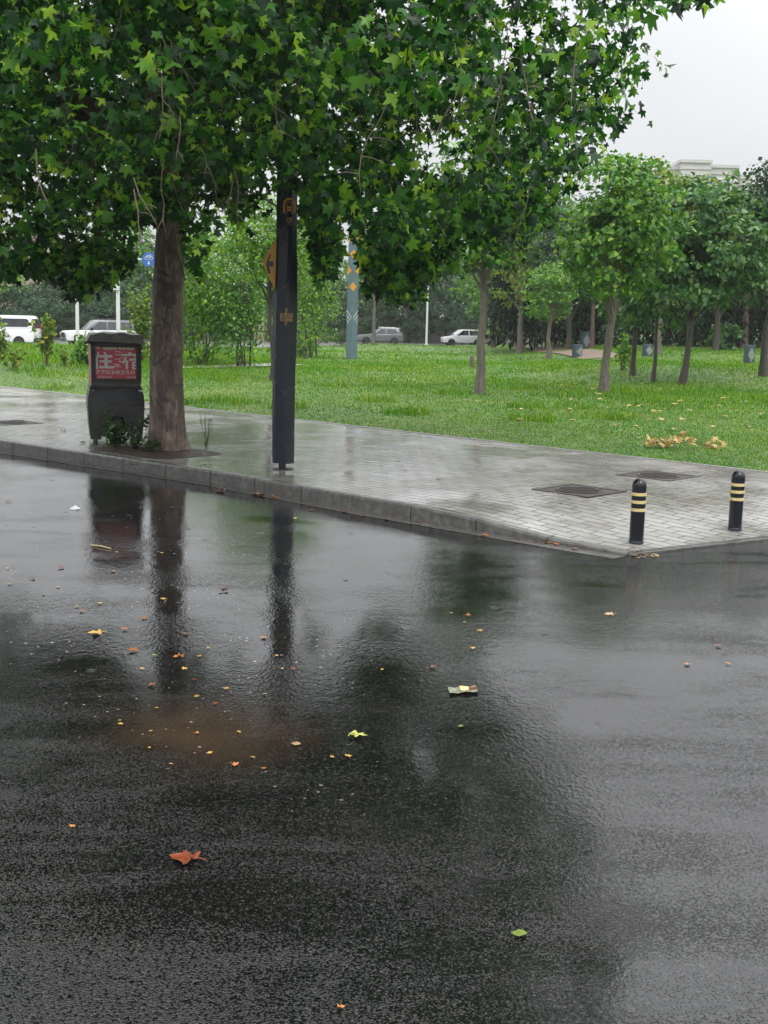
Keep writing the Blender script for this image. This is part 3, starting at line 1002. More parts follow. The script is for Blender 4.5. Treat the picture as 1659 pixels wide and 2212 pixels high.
# ------------------------------------------------------------------ covered tricycle
def tricycle():
    base = at_z(252, 958, .18)
    t = thing('covered_tricycle', 'tricycle under a black canvas rain cover with a red lodging banner in its window', 'tricycle', tuple(base), math.radians(15))
    # sections: (z, half width, y front, y back); front faces -y
    secs = [(.07, .43, .02, 1.35), (.3, .455, -.02, 1.4), (.62, .475, -.05, 1.42), (.8, .465, -.04, 1.42), (.98, .425, 0, 1.4), (1.2, .42, .02, 1.38), (1.5, .43, .04, 1.36), (1.68, .435, .05, 1.35)]
    def side(sgn, lo, hi, mat, name):
        V = []; Fs = []
        sel = [q for q in secs if lo <= q[0] <= hi]
        ny = 7
        for i, (z, hw, y0, y1) in enumerate(sel):
            for j in range(ny):
                f = j / (ny - 1)
                fold = .012 * math.sin(j * 2.2 + z * 5)
                xx = sgn * (hw - .03 * (2 * f - 1) ** 6 + fold)
                V.append((xx, y0 + (y1 - y0) * f, z)); 
        k = len(V)
        V += [(x - sgn * .02, y, z) for x, y, z in V]
        for i in range(len(sel) - 1):
            for j in range(ny - 1):
                a = i * ny + j
                Fs.append((a, a + 1, a + ny + 1, a + ny)); Fs.append((k + a, k + a + ny, k + a + ny + 1, k + a + 1))
        mb = MB(); mb.add(V, Fs)
        return mb.build(name, mat, t, smooth=True)
    for sgn in (-1, 1):
        side(sgn, .05, .99, M['canvas_navy'], 'side_skirt')
        side(sgn, .97, 1.7, M['pink'], 'side_panel')
    mb = MB()
    mb.box((0, 1.36, .92), (.84, .03, 1.55))
    mb.build('back_panel', M['canvas'], t)
    # front skirt with an arched opening for the wheel
    outl = []
    for z, hw, y0, y1 in secs:
        if z <= .99: outl.append((hw - .005, z))
    arch = [(.13, .07)] + [(.13 * math.cos(a) + 0.03 * math.sin(a), .30 + .17 * math.sin(a)) for a in np.linspace(0, math.pi, 9)] + [(-.13, .07)]
    def yf(x, z):
        y = float(np.interp(z, [q[0] for q in secs], [q[2] for q in secs]))
        return y + .012 * math.sin(9 * x + 4 * z) + .01 * math.sin(23 * x) * max(0, .7 - z)
    nx = 24
    zz = [.07, .14, .22, .3, .38, .46, .54, .62, .71, .8, .89, .98]
    V = []; Fs = []
    for z in zz:
        hw = float(np.interp(z, [q[0] for q in secs], [q[1] for q in secs]))
        for j in range(nx + 1):
            x = -hw + 2 * hw * j / nx
            V.append((x, yf(x, z), z))
    for i in range(len(zz) - 1):
        for j in range(nx):
            x = (V[i * (nx + 1) + j][0] + V[i * (nx + 1) + j + 1][0]) / 2
            z = (zz[i] + zz[i + 1]) / 2
            cut = abs(x - .02) < .145 * math.sqrt(max(0, 1 - (max(0, z - .22) / .27) ** 2)) if z < .49 else False
            gap = z < .16 and (-.24 < x < -.12 or .2 < x < .31)
            if cut or gap: continue
            a = i * (nx + 1) + j
            Fs.append((a, a + 1, a + nx + 2, a + nx + 1))
    mb = MB(); mb.add(V, Fs)
    sk = mb.build('front_skirt', M['canvas_grey'], t, smooth=True)
    # upper dark half of the front and the rolled fold
    mb = MB()
    V = []; Fs = []
    zz2 = [.64, .72, .8, .88, .98]
    for z in zz2:
        hw = float(np.interp(z, [q[0] for q in secs], [q[1] for q in secs])) + .002
        for j in range(13):
            x = -hw + 2 * hw * j / 12
            V.append((x, yf(x, z) - .012, z))
    for i in range(4):
        for j in range(12):
            a = i * 13 + j
            Fs.append((a, a + 1, a + 14, a + 13))
    mb.add(V, Fs); mb.build('front_flap', M['canvas'], t, smooth=True)
    mb = MB()
    V = []; Fs = []
    prof = [(-.02, .93), (-.05, .97), (-.058, 1.02), (-.04, 1.06), (-.015, 1.09)]
    for y, z in prof:
        for j in range(13):
            x = -.41 + .82 * j / 12
            V.append((x, y + .01 * math.sin(x * 11), z - .02 * (x + .4) * .5 + .006 * math.sin(x * 17)))
    for i in range(4):
        for j in range(12):
            a = i * 13 + j
            Fs.append((a, a + 1, a + 14, a + 13))
    mb.add(V, Fs); mb.build('rolled_fold', M['canvas_grey'], t, smooth=True)
    # window frame and banner
    mb = MB()
    mb.box((-.372, .0, 1.37), (.075, .03, .66)); mb.box((.385, .0, 1.37), (.085, .03, .66))
    mb.box((0, .0, 1.685), (.82, .03, .075)); mb.box((0, -.002, 1.085), (.82, .03, .045))
    mb.build('window_frame', M['canvas'], t, bevel=.006)
    bx0, bx1, bz0, bz1 = -.338, .345, 1.105, 1.645
    mb = MB()
    nxx, nzz = 16, 10
    V = []
    for i in range(nzz + 1):
        for j in range(nxx + 1):
            x = bx0 + (bx1 - bx0) * j / nxx; z = bz0 + (bz1 - bz0) * i / nzz
            V.append((x, .012 + .004 * math.sin(x * 20 + z * 9), z))
    mb.add(V, [(i * (nxx + 1) + j, i * (nxx + 1) + j + 1, (i + 1) * (nxx + 1) + j + 1, (i + 1) * (nxx + 1) + j) for i in range(nzz) for j in range(nxx)])
    ban = mb.build('banner', M['red'], t, smooth=True)
    # lettering, measured on the photograph's crop: x 285..940, y 390..890
    def q(x, y): return (bx0 + (x - 285) / 655 * (bx1 - bx0), bz1 - (y - 390) / 500 * (bz1 - bz0))
    lm = MB()
    def poly(*pts):
        lm.prism([q(*p) for p in pts], .0015, -.0025, 'y')
    poly((322, 470), (352, 474), (322, 590), (290, 640), (290, 590)); poly((293, 590), (325, 570), (325, 738), (293, 738))
    poly((410, 472), (440, 468), (474, 512), (440, 520))
    poly((340, 518), (556, 516), (556, 556), (340, 556)); poly((350, 600), (545, 597), (545, 633), (350, 633)); poly((342, 690), (585, 688), (585, 726), (342, 726))
    poly((428, 556), (482, 556), (482, 600), (428, 600)); poly((428, 633), (482, 633), (482, 690), (428, 690))
    poly((700, 500), (935, 488), (935, 520), (705, 532)); poly((800, 470), (860, 462), (872, 488), (812, 494)); poly((900, 520), (935, 520), (930, 552), (905, 545))
    poly((752, 545), (790, 540), (760, 620), (722, 655), (718, 615)); poly((766, 605), (806, 585), (806, 733), (766, 733))
    poly((826, 566), (938, 560), (938, 596), (826, 600)); poly((872, 618), (905, 612), (905, 735), (872, 735))
    poly((905, 612), (938, 610), (938, 634), (905, 636)); poly((905, 662), (938, 660), (938, 682), (905, 684)); poly((905, 710), (938, 708), (938, 732), (905, 734))
    # torn white strips between the two characters
    poly((590, 505), (690, 500), (735, 525), (690, 515), (592, 514)); poly((582, 575), (660, 572), (725, 545), (735, 552), (665, 582), (582, 582))
    poly((570, 655), (640, 652), (678, 672), (612, 700), (585, 702), (640, 672), (572, 664)); poly((600, 452), (680, 458), (735, 480), (680, 470), (602, 462)); poly((655, 600), (720, 612), (722, 632), (660, 622))
    poly((620, 694), (705, 700), (705, 706), (620, 704))
    lm.build('lettering', M['letter'], ban)
    def txt(body, x0, x1, ybase, hpx, name='lettering'):
        me = text_mesh(body, .1, .0012)
        co = np.empty(len(me.vertices) * 3, np.float32); me.vertices.foreach_get('co', co); co = co.reshape(-1, 3)
        lo, hi = co.min(0), co.max(0)
        a = q(x0, ybase); b_ = q(x1, ybase - hpx)
        n_ = np.empty_like(co)
        n_[:, 0] = a[0] + (co[:, 0] - lo[0]) / (hi[0] - lo[0]) * (b_[0] - a[0])
        n_[:, 2] = a[1] + (co[:, 1] - lo[1]) / (hi[1] - lo[1]) * (b_[1] - a[1])
        n_[:, 1] = -co[:, 2] + .0005
        me.vertices.foreach_set('co', n_.ravel()); me.update()
        return link(name, me, M['letter'], ban)
    txt('77038250', 287, 912, 815, 60)
    txt('时送50米', 325, 552, 880, 38)
    txt('自住', 795, 936, 880, 38)
    mb = MB()
    for x0, x1, y0, y1 in [(285, 355, 392, 418), (412, 505, 394, 436), (505, 630, 392, 434), (650, 705, 392, 430), (720, 770, 394, 434), (785, 905, 392, 432)]:
        a, b_ = q(x0, y0), q(x1, y1)
        mb = MB(); mb.box(((a[0] + b_[0]) / 2, .001, (a[1] + b_[1]) / 2), (b_[0] - a[0], .003, a[1] - b_[1]))
        mb.build('cream_strip', M['cream'], ban)
    # roof canopy with a drooping front flap
    V = []; Fs = []
    nx = 14
    rows_y = [-.17, -.15, -.06, .25, .7, 1.1, 1.38, 1.42]
    for i, y in enumerate(rows_y):
        for j in range(nx + 1):
            u = -1 + 2 * j / nx
            z = 1.845 + .035 * (1 - u * u) + .012 * math.sin(u * 9 + y * 3)
            if i == 0: z = 1.725 - .015 * u + .008 * math.sin(u * 12)
            if i == 7: z = 1.66
            if abs(u) > .99: z = min(z, 1.72)
            V.append((u * .485 + .008 * math.sin(y * 9), y + .01 * math.sin(u * 14) * (i == 0), z))
    for i in range(7):
        for j in range(nx):
            a = i * (nx + 1) + j
            Fs.append((a, a + 1, a + nx + 2, a + nx + 1))
    mb = MB(); mb.add(V, Fs)
    mb.build('roof_canopy', M['canvas_roof'], t, smooth=True)
    # reflective strips at the corners
    for sgn in (-1, 1):
        mb = MB()
        mb.box((sgn * .42, -.022, .905), (.10, .012, .022), M=Matrix.Rotation(sgn * .0 + .22, 3, 'Y'))
        mb.build('reflective_strip', M['reflector'], t)
    # front wheel with fork and mudguard
    wh = thing('front_wheel', None, None); del wh
    return t, base
def wheel_part(parent, c, R_, wid, axis='y', name='wheel', rimr=.62, cm='rubber'):
    mb = MB()
    prof = [(R_ * .74, -wid * .5), (R_ * .93, -wid * .5), (R_, -wid * .28), (R_, wid * .28), (R_ * .93, wid * .5), (R_ * .74, wid * .5)]
    mb.lathe(prof, 22)
    rm = MB()
    rm.lathe([(.001, -wid * .34), (R_ * .3, -wid * .36), (R_ * .72, -wid * .40), (R_ * .75, -wid * .2), (R_ * .75, wid * .2), (R_ * .72, wid * .40), (R_ * .3, wid * .36), (.001, wid * .34)], 18)
    Rm = Matrix.Rotation(math.pi / 2, 4, 'X') if axis == 'y' else Matrix.Rotation(math.pi / 2, 4, 'Y')
    o = mb.build(name, M[cm], parent, smooth=True)
    o.matrix_local = Matrix.Translation(c) @ Rm
    q = rm.build('rim', M['alloy'], o, smooth=True)
    return o
def tricycle_full():
    before = set(bpy.data.objects)
    t, base = tricycle()
    for o in list(bpy.data.objects):
        if o not in before and o.name.startswith('front_wheel') and o.type == 'EMPTY':
            bpy.data.objects.remove(o)
    wheel_part(t, Vector((.02, .22, .235)), .235, .075, 'x', 'front_wheel')
    for s in (-1, 1): wheel_part(t, Vector((s * .33, 1.05, .22)), .22, .08, 'x', 'rear_wheel')
    mb = MB()
    V = []; Fs = []
    for i, a in enumerate(np.linspace(math.radians(10), math.radians(190), 12)):
        for x in (-.06, -.05, .05, .06):
            rr_ = .27 if abs(x) < .055 else .25
            V.append((.02 + x, .22 - rr_ * math.cos(a), .235 + rr_ * math.sin(a)))
    for i in range(11):
        for j in range(3):
            a = i * 4 + j
            Fs.append((a, a + 1, a + 5, a + 4))
    mb.add(V, Fs)
    mb.build('mudguard', M['canvas_grey'], t, smooth=True)
    mb = MB()
    for s in (-1, 1):
        mb.tube([(.02 + s * .075, .2, .235), (.02 + s * .07, .26, .62), (.02 + s * .04, .32, .9)], .014, 7)
    mb.build('fork', M['alloy'], t, smooth=True)
    mb = MB(); mb.box((0, .75, .28), (.7, 1.0, .08)); mb.build('chassis', M['black'], t)
tricycle_full()

# ------------------------------------------------------------------ metro sign pylon
def metro_pylon():
    base = at_z(611, 1013, .18)
    t = thing('metro_sign', 'tall dark navy metro station sign pylon with orange arrow panel beside the plane tree', 'sign', tuple(base), math.radians(4))
    H_ = 4.45
    # slab: front ridge wanders so the facets twist; (z, half width left, right, ridge x, ridge depth)
    secs = [(.09, -.155, .165, .09, .05), (1.3, -.16, .165, .04, .055), (2.25, -.155, .185, .06, .06), (2.95, -.13, .175, .085, .06), (3.2, -.13, .165, .09, .055), (H_, -.13, .165, .09, .05)]
    V = []
    for z, a, b, rx, rd_ in secs:
        V += [(a, 0.0, z), (a + .035, -.07, z), (rx - .05, -.07 - rd_, z), (rx, -.07 - rd_ * .8, z), (b, -.02, z), (b, .05, z), (rx, .11, z), (a + .03, .09, z)]
    n = 8
    Fs = [tuple(range(n))[::-1], tuple((len(secs) - 1) * n + k for k in range(n))]
    Fs += [(i * n + k, i * n + (k + 1) % n, (i + 1) * n + (k + 1) % n, (i + 1) * n + k) for i in range(len(secs) - 1) for k in range(n)]
    mb = MB(); mb.add(V, Fs)
    mb.build('body', M['navy'], t)
    mb = MB(); mb.tube([(-.01, 0, -.02), (-.01, 0, .1)], .055, 14); mb.build('foot', M['navy'], t, smooth=True)
    mb = MB(); mb.lathe([(.16, 0), (.16, .012), (.14, .016)], 20); 
    o = mb.build('base_plate', M['iron'], t)
    mb = MB(); mb.box((-.162, .03, 1.5), (.008, .02, 2.6)); mb.build('edge_strip', M['slate'], t)
    # the facet between the left edge and the ridge: helper that lays flat shapes on it
    def face_pt(u, z, out=.004):
        s0 = [q for q in secs if q[0] <= z][-1]; s1 = [q for q in secs if q[0] >= z][0]
        f = 0 if s1[0] == s0[0] else (z - s0[0]) / (s1[0] - s0[0])
        a = s0[1] + (s1[1] - s0[1]) * f + .035; rx = s0[3] + (s1[3] - s0[3]) * f - .05; rd_ = s0[4] + (s1[4] - s0[4]) * f
        g = (u - a) / max(.01, rx - a)
        g = max(-.2, min(1.25, g))
        return (u, -.07 - rd_ * g - out, z)
    def flat(mbx, pts, th=.004):
        """pts (u,z) convex outline"""
        n = len(pts)
        V = [face_pt(u, z, .003) for u, z in pts] + [face_pt(u, z, .003 + th) for u, z in pts]
        mbx.add(V, [tuple(range(n)), tuple(range(n, 2 * n))[::-1]] + [(i, (i + 1) % n, n + (i + 1) % n, n + i) for i in range(n)])
    def line(mbx, pts, w_):
        for (a, b) in zip(pts[:-1], pts[1:]):
            d = Vector((b[0] - a[0], b[1] - a[1])); L_ = d.length
            if L_ < 1e-6: continue
            d /= L_; nn = Vector((-d.y, d.x)) * w_ / 2; e = d * w_ / 2
            A = Vector(a) - e; B = Vector(b) + e
            flat(mbx, [tuple(A - nn), tuple(B - nn), tuple(B + nn), tuple(A + nn)])
    # gold emblem (two squared spirals on a pair of uprights)
    mb = MB()
    u0, z0, k = .025, 2.21, .00152
    def e(x, y): return (u0 + (x - 433) * k * .72, z0 - (y - 1935) * k * .72)
    w_ = .0075
    for P_ in [[(420, 2035), (420, 1880), (432, 1820)], [(440, 2025), (440, 1830), (447, 1820)],
               [(432, 1885), (358, 1885), (358, 1975), (420, 1975)], [(420, 1905), (376, 1905), (376, 1955), (404, 1955), (404, 1928), (392, 1928)],
               [(447, 1885), (510, 1885), (510, 1978), (440, 1978)], [(447, 1960), (490, 1960), (490, 1908), (458, 1908), (458, 1938), (474, 1938)]]:
        line(mb, [e(*p) for p in P_], w_)
    mb.build('emblem', M['gold'], t)
    # metro symbol: arch with a train front
    mb = MB()
    cu, cz = .055, 3.80
    def arc(r0, r1, cz_, n=12):
        for i in range(n):
            a0, a1 = math.pi * i / n, math.pi * (i + 1) / n
            flat(mb, [(cu + r0 * math.cos(a0), cz_ + r0 * math.sin(a0)), (cu + r1 * math.cos(a0), cz_ + r1 * math.sin(a0)), (cu + r1 * math.cos(a1), cz_ + r1 * math.sin(a1)), (cu + r0 * math.cos(a1), cz_ + r0 * math.sin(a1))])
    arc(.062, .09, cz)
    for s in (-1, 1):
        line(mb, [(cu + s * .076, cz - .11), (cu + s * .076, cz - .006)], .028)
    flat(mb, [(cu - .034, cz - .095), (cu + .034, cz - .095), (cu + .034, cz - .03), (cu - .034, cz - .03)])
    line(mb, [(cu - .034, cz - .03), (cu - .034, cz + .02), (cu - .02, cz + .036), (cu + .02, cz + .036), (cu + .034, cz + .02), (cu + .034, cz - .03)], .007)
    line(mb, [(cu - .03, cz - .1), (cu - .045, cz - .135)], .006); line(mb, [(cu + .03, cz - .1), (cu + .045, cz - .135)], .006)
    sym = mb.build('metro_symbol', M['orange'], t)
    mb = MB()
    for s in (-1, 1):
        V = [face_pt(cu + s * .018 + .009 * math.cos(a), cz - .062 + .009 * math.sin(a), .0085) for a in np.linspace(0, 2 * math.pi, 9)[:-1]]
        mb.add(V, [tuple(range(8))])
    mb.build('headlamp', M['navy'], sym)
    # small gold characters under the symbol
    mb = MB()
    z1 = cz - .22
    line(mb, [(cu - .04, z1 + .025), (cu - .03, z1 + .035), (cu - .03, z1 - .03)], .006)
    line(mb, [(cu - .012, z1 - .03), (cu - .012, z1 + .03), (cu + .018, z1 + .03), (cu + .018, z1 - .03), (cu - .012, z1 - .03)], .006)
    line(mb, [(cu + .032, z1 + .03), (cu + .032, z1 - .02)], .005)
    line(mb, [(cu - .03, z1 - .055), (cu + .035, z1 - .055)], .004)
    mb.build('lettering', M['gold'], t)
    # arrow panel: a triangular plate on the left edge
    A = thing  # noqa
    mb = MB()
    zt, zm, zb = 3.34, 2.99, 2.585
    mb.prism([(-.135, zt), (-.325, zm), (-.135, zb)], -.03, -.005, 'y')
    pan = mb.build('arrow_panel', M['orange'], t, bevel=.003)
    def a_(x, y): return (-.325 + (x - 78) / (278 - 78) * .19, zt - (y - 810) / (1560 - 810) * (zt - zb))
    mb = MB()
    mb.prism([a_(140, 1165), a_(190, 1040), a_(207, 1050), a_(175, 1145), a_(245, 1140), a_(245, 1215), a_(180, 1215), a_(203, 1318), a_(170, 1318), a_(135, 1190)], -.033, -.0305, 'y')
    mb.build('arrow', M['navy'], pan)
metro_pylon()

# ------------------------------------------------------------------ slate pylon with orange diamonds on the lawn
def diamond_pylon():
    base = on_lawn(759, 776)
    t = thing('wayfinding_pylon', 'slate grey square pylon with orange diamonds standing on the lawn', 'pylon', (base.x, base.y, base.z), math.radians(45 + 4))
    sc_ = base.y / F_PX                 # metres per measured pixel at this distance
    H_ = 300 * sc_
    a0, a1 = 24.5 * sc_ / math.sqrt(2) * 1.02, 20.5 * sc_ / math.sqrt(2)
    def ed(z): return (a0 + (a1 - a0) * z / H_) / 2
    mb = MB()
    V = [(sx * ed(z), sy * ed(z), z) for z in (-.2, H_) for sx, sy in ((-1, -1), (1, -1), (1, 1), (-1, 1))]
    mb.add(V, [(3, 2, 1, 0), (4, 5, 6, 7)] + [(i, (i + 1) % 4, 4 + (i + 1) % 4, 4 + i) for i in range(4)])
    mb.build('body', M['slate'], t, bevel=.012)
    corners = [(-1, -1), (1, -1), (1, 1), (-1, 1)]
    def pt_(ci, d, z, out=.006):
        """point on the column wall, d along the wall from corner ci (d<0 back along the previous wall)"""
        c = corners[ci]; e_ = ed(z)
        nxt = corners[(ci + 1) % 4]; prv = corners[(ci - 1) % 4]
        o_ = nxt if d >= 0 else prv
        v = Vector((o_[0] - c[0], o_[1] - c[1])) / 2
        base_ = Vector(c) * e_ + v * abs(d)
        nrm = Vector(c) - v * Vector(c).dot(v)
        return base_.x + nrm.x * out, base_.y + nrm.y * out, z
    def folded(ci, zc, hw, hh):
        mb = MB()
        for sgn in (-1, 1):
            pts = [pt_(ci, sgn * .0001, zc + hh), pt_(ci, sgn * hw, zc), pt_(ci, sgn * .0001, zc - hh)]
            inn = [pt_(ci, sgn * .0001, zc + hh, -.004), pt_(ci, sgn * hw, zc, -.004), pt_(ci, sgn * .0001, zc - hh, -.004)]
            mb.add(pts + inn, [(0, 1, 2), (5, 4, 3), (0, 3, 4, 1), (1, 4, 5, 2), (2, 5, 3, 0)])
        mb.build('orange_diamond', M['orange'], t)
    s_ = sc_
    for ci in range(4):
        if ci % 2 == 0:
            folded(ci, (776 - 556) * s_, 11 * s_, 9.8 * s_); folded(ci, (776 - 623) * s_, 11 * s_, 9.8 * s_)
        else:
            folded(ci, (776 - 589.5) * s_, 11 * s_, 10 * s_); folded(ci, (776 - 523) * s_, 11 * s_, 10 * s_)
            # pale lattice half diamonds low down
            mb = MB()
            zc, hh, hw = (776 - 688) * s_, 15 * s_, 14.5 * s_
            def ln(sgn, p, q_, w_=.026):
                P = Vector(pt_(ci, sgn * max(p[0], .0005), p[1], .004)); Q = Vector(pt_(ci, sgn * max(q_[0], .0005), q_[1], .004))
                mb.tube([P, Q], w_ / 2, 5)
            for sgn in (-1, 1):
                for f in (0, 1 / 3, 2 / 3):
                    ln(sgn, (hw * f, zc + hh * (1 - f)), (0, zc + hh * (1 - 2 * f)) if f < .5 else (0, zc + hh * (1 - 2 * f)))
                    ln(sgn, (hw * f, zc - hh * (1 - f)), (0, zc - hh * (1 - 2 * f)))
                ln(sgn, (0, zc + hh), (hw, zc)); ln(sgn, (hw, zc), (0, zc - hh))
            mb.build('lattice', M['white_line'], t)
diamond_pylon()

# ------------------------------------------------------------------ bollards
def bollard(px, py, hpx, label):
    b = at_z(px, py, .03)
    z = zpave(b.xy)
    b = at_z(px, py, z)
    t = thing('bollard', label, 'bollard', (b.x, b.y, z), 0, 'black bollards with yellow bands on the pavement corner')
    h = hpx * b.y / F_PX * 1.005
    R_ = .079
    prof = [(R_, -.02), (R_, h - .085)] + [(R_ * math.cos(a), h - .085 + .085 * math.sin(a)) for a in np.linspace(.1, 1.5, 9)]
    mb = MB(); mb.lathe(prof, 32); mb.build('post', M['bollard'], t, smooth=True)
    mb = MB(); mb.lathe([(R_ + .003, .0), (R_ + .003, .03), (R_, .034)], 32); mb.build('base_ring', M['navy'], t, smooth=True)
    for f in (.762, .645, .525):
        mb = MB(); zc = h * f - .0
        mb.lathe([(R_ * .98, zc - .0175), (R_ + .0022, zc - .017), (R_ + .0022, zc + .017), (R_ * .98, zc + .0175)], 32)
        mb.build('yellow_band', M['band'], t, smooth=True)
bollard(1374, 1174, 144, 'black bollard with three yellow bands at the kerb corner, nearer the road gutter')
bollard(1587, 1145, 132, 'black bollard with yellow bands standing farther along the flush pavement edge, in a puddle')

# ------------------------------------------------------------------ manholes
def manhole(pix, label, square=True):
    pts = [at_z(x, y, .18) for x, y in pix]
    c = sum((Vector(p) for p in pts), Vector()) / len(pts)
    z = zpave(c.xy)
    c = at_z(sum(p[0] for p in pix) / len(pix), sum(p[1] for p in pix) / len(pix), z)
    t = thing('manhole_cover', label, 'manhole', (c.x, c.y, z), math.radians(-43.5))
    if square:
        mb = MB()
        for a, b_, d in [((0, .42, .004), (.92, .075, .012), 0), ((0, -.42, .004), (.92, .075, .012), 0), ((.42, 0, .004), (.075, .764, .012), 0), ((-.42, 0, .004), (.075, .764, .012), 0)]:
            mb.box(a, b_)
        mb.box((0, 0, .0), (.765, .765, .008))
        mb.build('frame', M['iron'], t)
    mb = MB()
    mb.lathe([(.33, .003), (.33, .014), (.315, .018), (.30, .014), (.29, .011)], 40)
    n = 0
    for i in range(-7, 8):
        for j in range(-7, 8):
            x, y = i * .038, j * .038
            if x * x + y * y < .075: mb.box((x, y, .014), (.024, .024, .012), .78)
    mb.build('lid', M['iron'], t)
manhole([(1152, 1055), (1237, 1044), (1355, 1063), (1262, 1077)], 'square framed rusty manhole cover in the pavers behind the nearer bollard')
manhole([(1330, 1022), (1430, 1016), (1508, 1031), (1420, 1042)], 'square framed dark manhole cover closer to the lawn edge, between the bollards')
manhole([(-25, 912), (20, 906), (75, 914), (25, 920)], 'dark manhole cover in the pavement at the left picture edge')

# ------------------------------------------------------------------ tree pit and weeds
pit = MB()
c0 = TREE
rows = []
for i in range(15):
    rr_ = i / 14 * 1.0
    row = []
    for k in range(33):
        g = 2 * math.pi * k / 32
        sx = 1.0 * rr_ * max(-1, min(1, 1.25 * math.cos(g))); sy = .72 * rr_ * max(-1, min(1, 1.25 * math.sin(g)))
        p = Vector((c0.x - .15, c0.y - .02)) + E1 * sx + N1 * sy
        row.append((p.x, p.y, .18 + .004 + .05 * (1 - rr_ ** 2) + .012 * math.sin(9 * p.x) * math.sin(8 * p.y) * (1 - rr_)))
    rows.append(row)
grid_obj('soil', rows, M['soil'])

def weed(px, py, h, n, label, name='weed', spread=.12, mat='weed', z=.2, leafl=.05, lawn=False, cat='plant', group=None, tmpl=None, stems=None, bare=.25):
    b = on_lawn(px, py) if lawn else at_z(px, py, z)
    t = thing(name, label, cat, (b.x, b.y, b.z - .01), 0, group)
    rd = random.Random(int(px * 7 + py)); r_ = np.random.default_rng(int(px * 3 + py))
    mb = MB(); P = []; O = []
    for k in range(stems or max(3, n // 14)):
        a = rd.uniform(0, 6.28); s_ = rd.uniform(.1, 1) * spread
        tip = Vector((math.cos(a) * s_, math.sin(a) * s_, h * rd.uniform(.65, 1)))
        pts = branch(mb, (tip.x * .15, tip.y * .15, -.01), tip, max(.0035, h * .008), .002, .02, 4, 5, .06, rd)
        for i in range(max(2, n // (stems or max(3, n // 14)))):
            f = rd.uniform(bare, 1)
            i0 = min(3, int(f * 4)); q = pts[i0].lerp(pts[i0 + 1], f * 4 - i0)
            P.append(q); O.append((rd.uniform(-1, 1), rd.uniform(-1, 1), rd.uniform(-.2, .9)))
    mb.build('stem', M['bark_red'] if lawn else M['weed'], t)
    P = np.array([tuple(p) for p in P]); O = np.array(O)
    leaves('foliage', P, r_.normal(size=P.shape) * .5 + np.array([0, 0, .8]), O, leafl * r_.uniform(.6, 1.3, len(P)), tmpl or SLEAF, M[mat], t)
    return t
weed(250, 968, .5, 340, 'low leafy weeds sprouting below the tricycle front wheel', spread=.36, leafl=.075, z=.2)
weed(292, 972, .30, 130, 'small weed patch between the tricycle and the kerb', spread=.26, leafl=.06)
weed(335, 965, .62, 200, 'leafy weed clump leaning on the plane tree trunk', spread=.22, leafl=.07)
weed(232, 962, .75, 60, 'thin tall weed stalks before the tricycle skirt', spread=.12, leafl=.06)
weed(320, 976, .25, 110, 'grassy weed tuft at the foot of the plane tree', spread=.3, leafl=.09, tmpl=NARROW)
weed(445, 962, .62, 190, 'upright rosemary like weed growing from the tree pit right of the trunk', spread=.2, leafl=.04, tmpl=NARROW, stems=7, bare=.08)

# ------------------------------------------------------------------ lawn trees
def lt(name, label, px, py, hpx, crown_low, cr_px, trunk_px, leafm, barkm, nleaf, lsize, tmpl, seed, **kw):
    b = on_lawn(px, py)
    k = b.y / F_PX
    lean = kw.pop('lean', (0, 0))
    return make_tree(name, label, 'tree', (b.x, b.y, b.z - .02), (py - hpx) * k, trunk_px * k / 2, ((py - crown_low) * k, cr_px * k), M[leafm], M[barkm], nleaf, lsize, tmpl, seed,
                     lean=(lean[0] * k, lean[1] * k), **kw)
lt('young_plane_tree', 'young plane tree with straight grey trunk, alone in the lawn right of the pylon', 1036, 850, 300, 600, 120, 21, 'plane_leaf', 'bark_grey', 5200, .2, PALM, 21, crad=.5)
lt('linden_tree', 'tall slim tree with dark trunk and yellowing top right of the young plane tree', 1305, 848, 322, 668, 124, 20, 'leaf_mid', 'bark_grey', 7600, .16, HEART, 22, lean=(22, 0), crad=.5, shell=.5)
lt('yellowing_tree', 'yellow green leafed tree crown in front of the hazy tower block', 1410, 826, 362, 590, 98, 9, 'leaf_yellow', 'bark_dark', 5400, .17, HEART, 23, crad=.5)
lt('catalpa_tree', 'small catalpa with a low crown and short dark trunk behind the linden', 1367, 812, 540, 702, 80, 13, 'leaf_catalpa', 'bark_dark', 2300, .2, HEART, 24, lean=(8, 0))
lt('catalpa_tree', 'large catalpa with hanging seed pods and leaning trunk', 1472, 832, 385, 680, 140, 16, 'leaf_catalpa', 'bark_dark', 8200, .2, HEART, 25, lean=(38, 0), pods=True, crad=.55)
lt('dark_tree', 'dark trunked tree cut off by the right picture edge', 1648, 813, 345, 650, 72, 17, 'leaf_blue', 'bark_dark', 5600, .16, SLEAF, 26, lean=(12, 0))
lt('small_tree', 'small thin tree with hanging yellow green leaves left of the linden', 1184, 776, 560, 690, 60, 11, 'leaf_mid', 'bark_grey', 2400, .18, SLEAF, 27)
lt('forked_tree', 'forked tree with yellow green crown beside the garden path', 1122, 764, 500, 655, 75, 14, 'leaf_yellow', 'bark_grey', 3600, .17, SLEAF, 28)
lt('reddish_tree', 'reddish trunked tree against the dark bamboo', 1277, 752, 440, 640, 80, 11, 'leaf_mid', 'bark_red', 2600, .17, SLEAF, 29)
lt('ivy_clad_tree', 'tree with climbing leaves round its trunk against the bamboo', 1421, 764, 430, 650, 85, 15, 'leaf_catalpa', 'bark_grey', 3000, .18, SLEAF, 30)
lt('brown_tree', 'brown trunked tree by the bamboo near the right edge', 1607, 752, 390, 620, 85, 16, 'leaf_blue', 'bark_red', 3200, .17, SLEAF, 31)
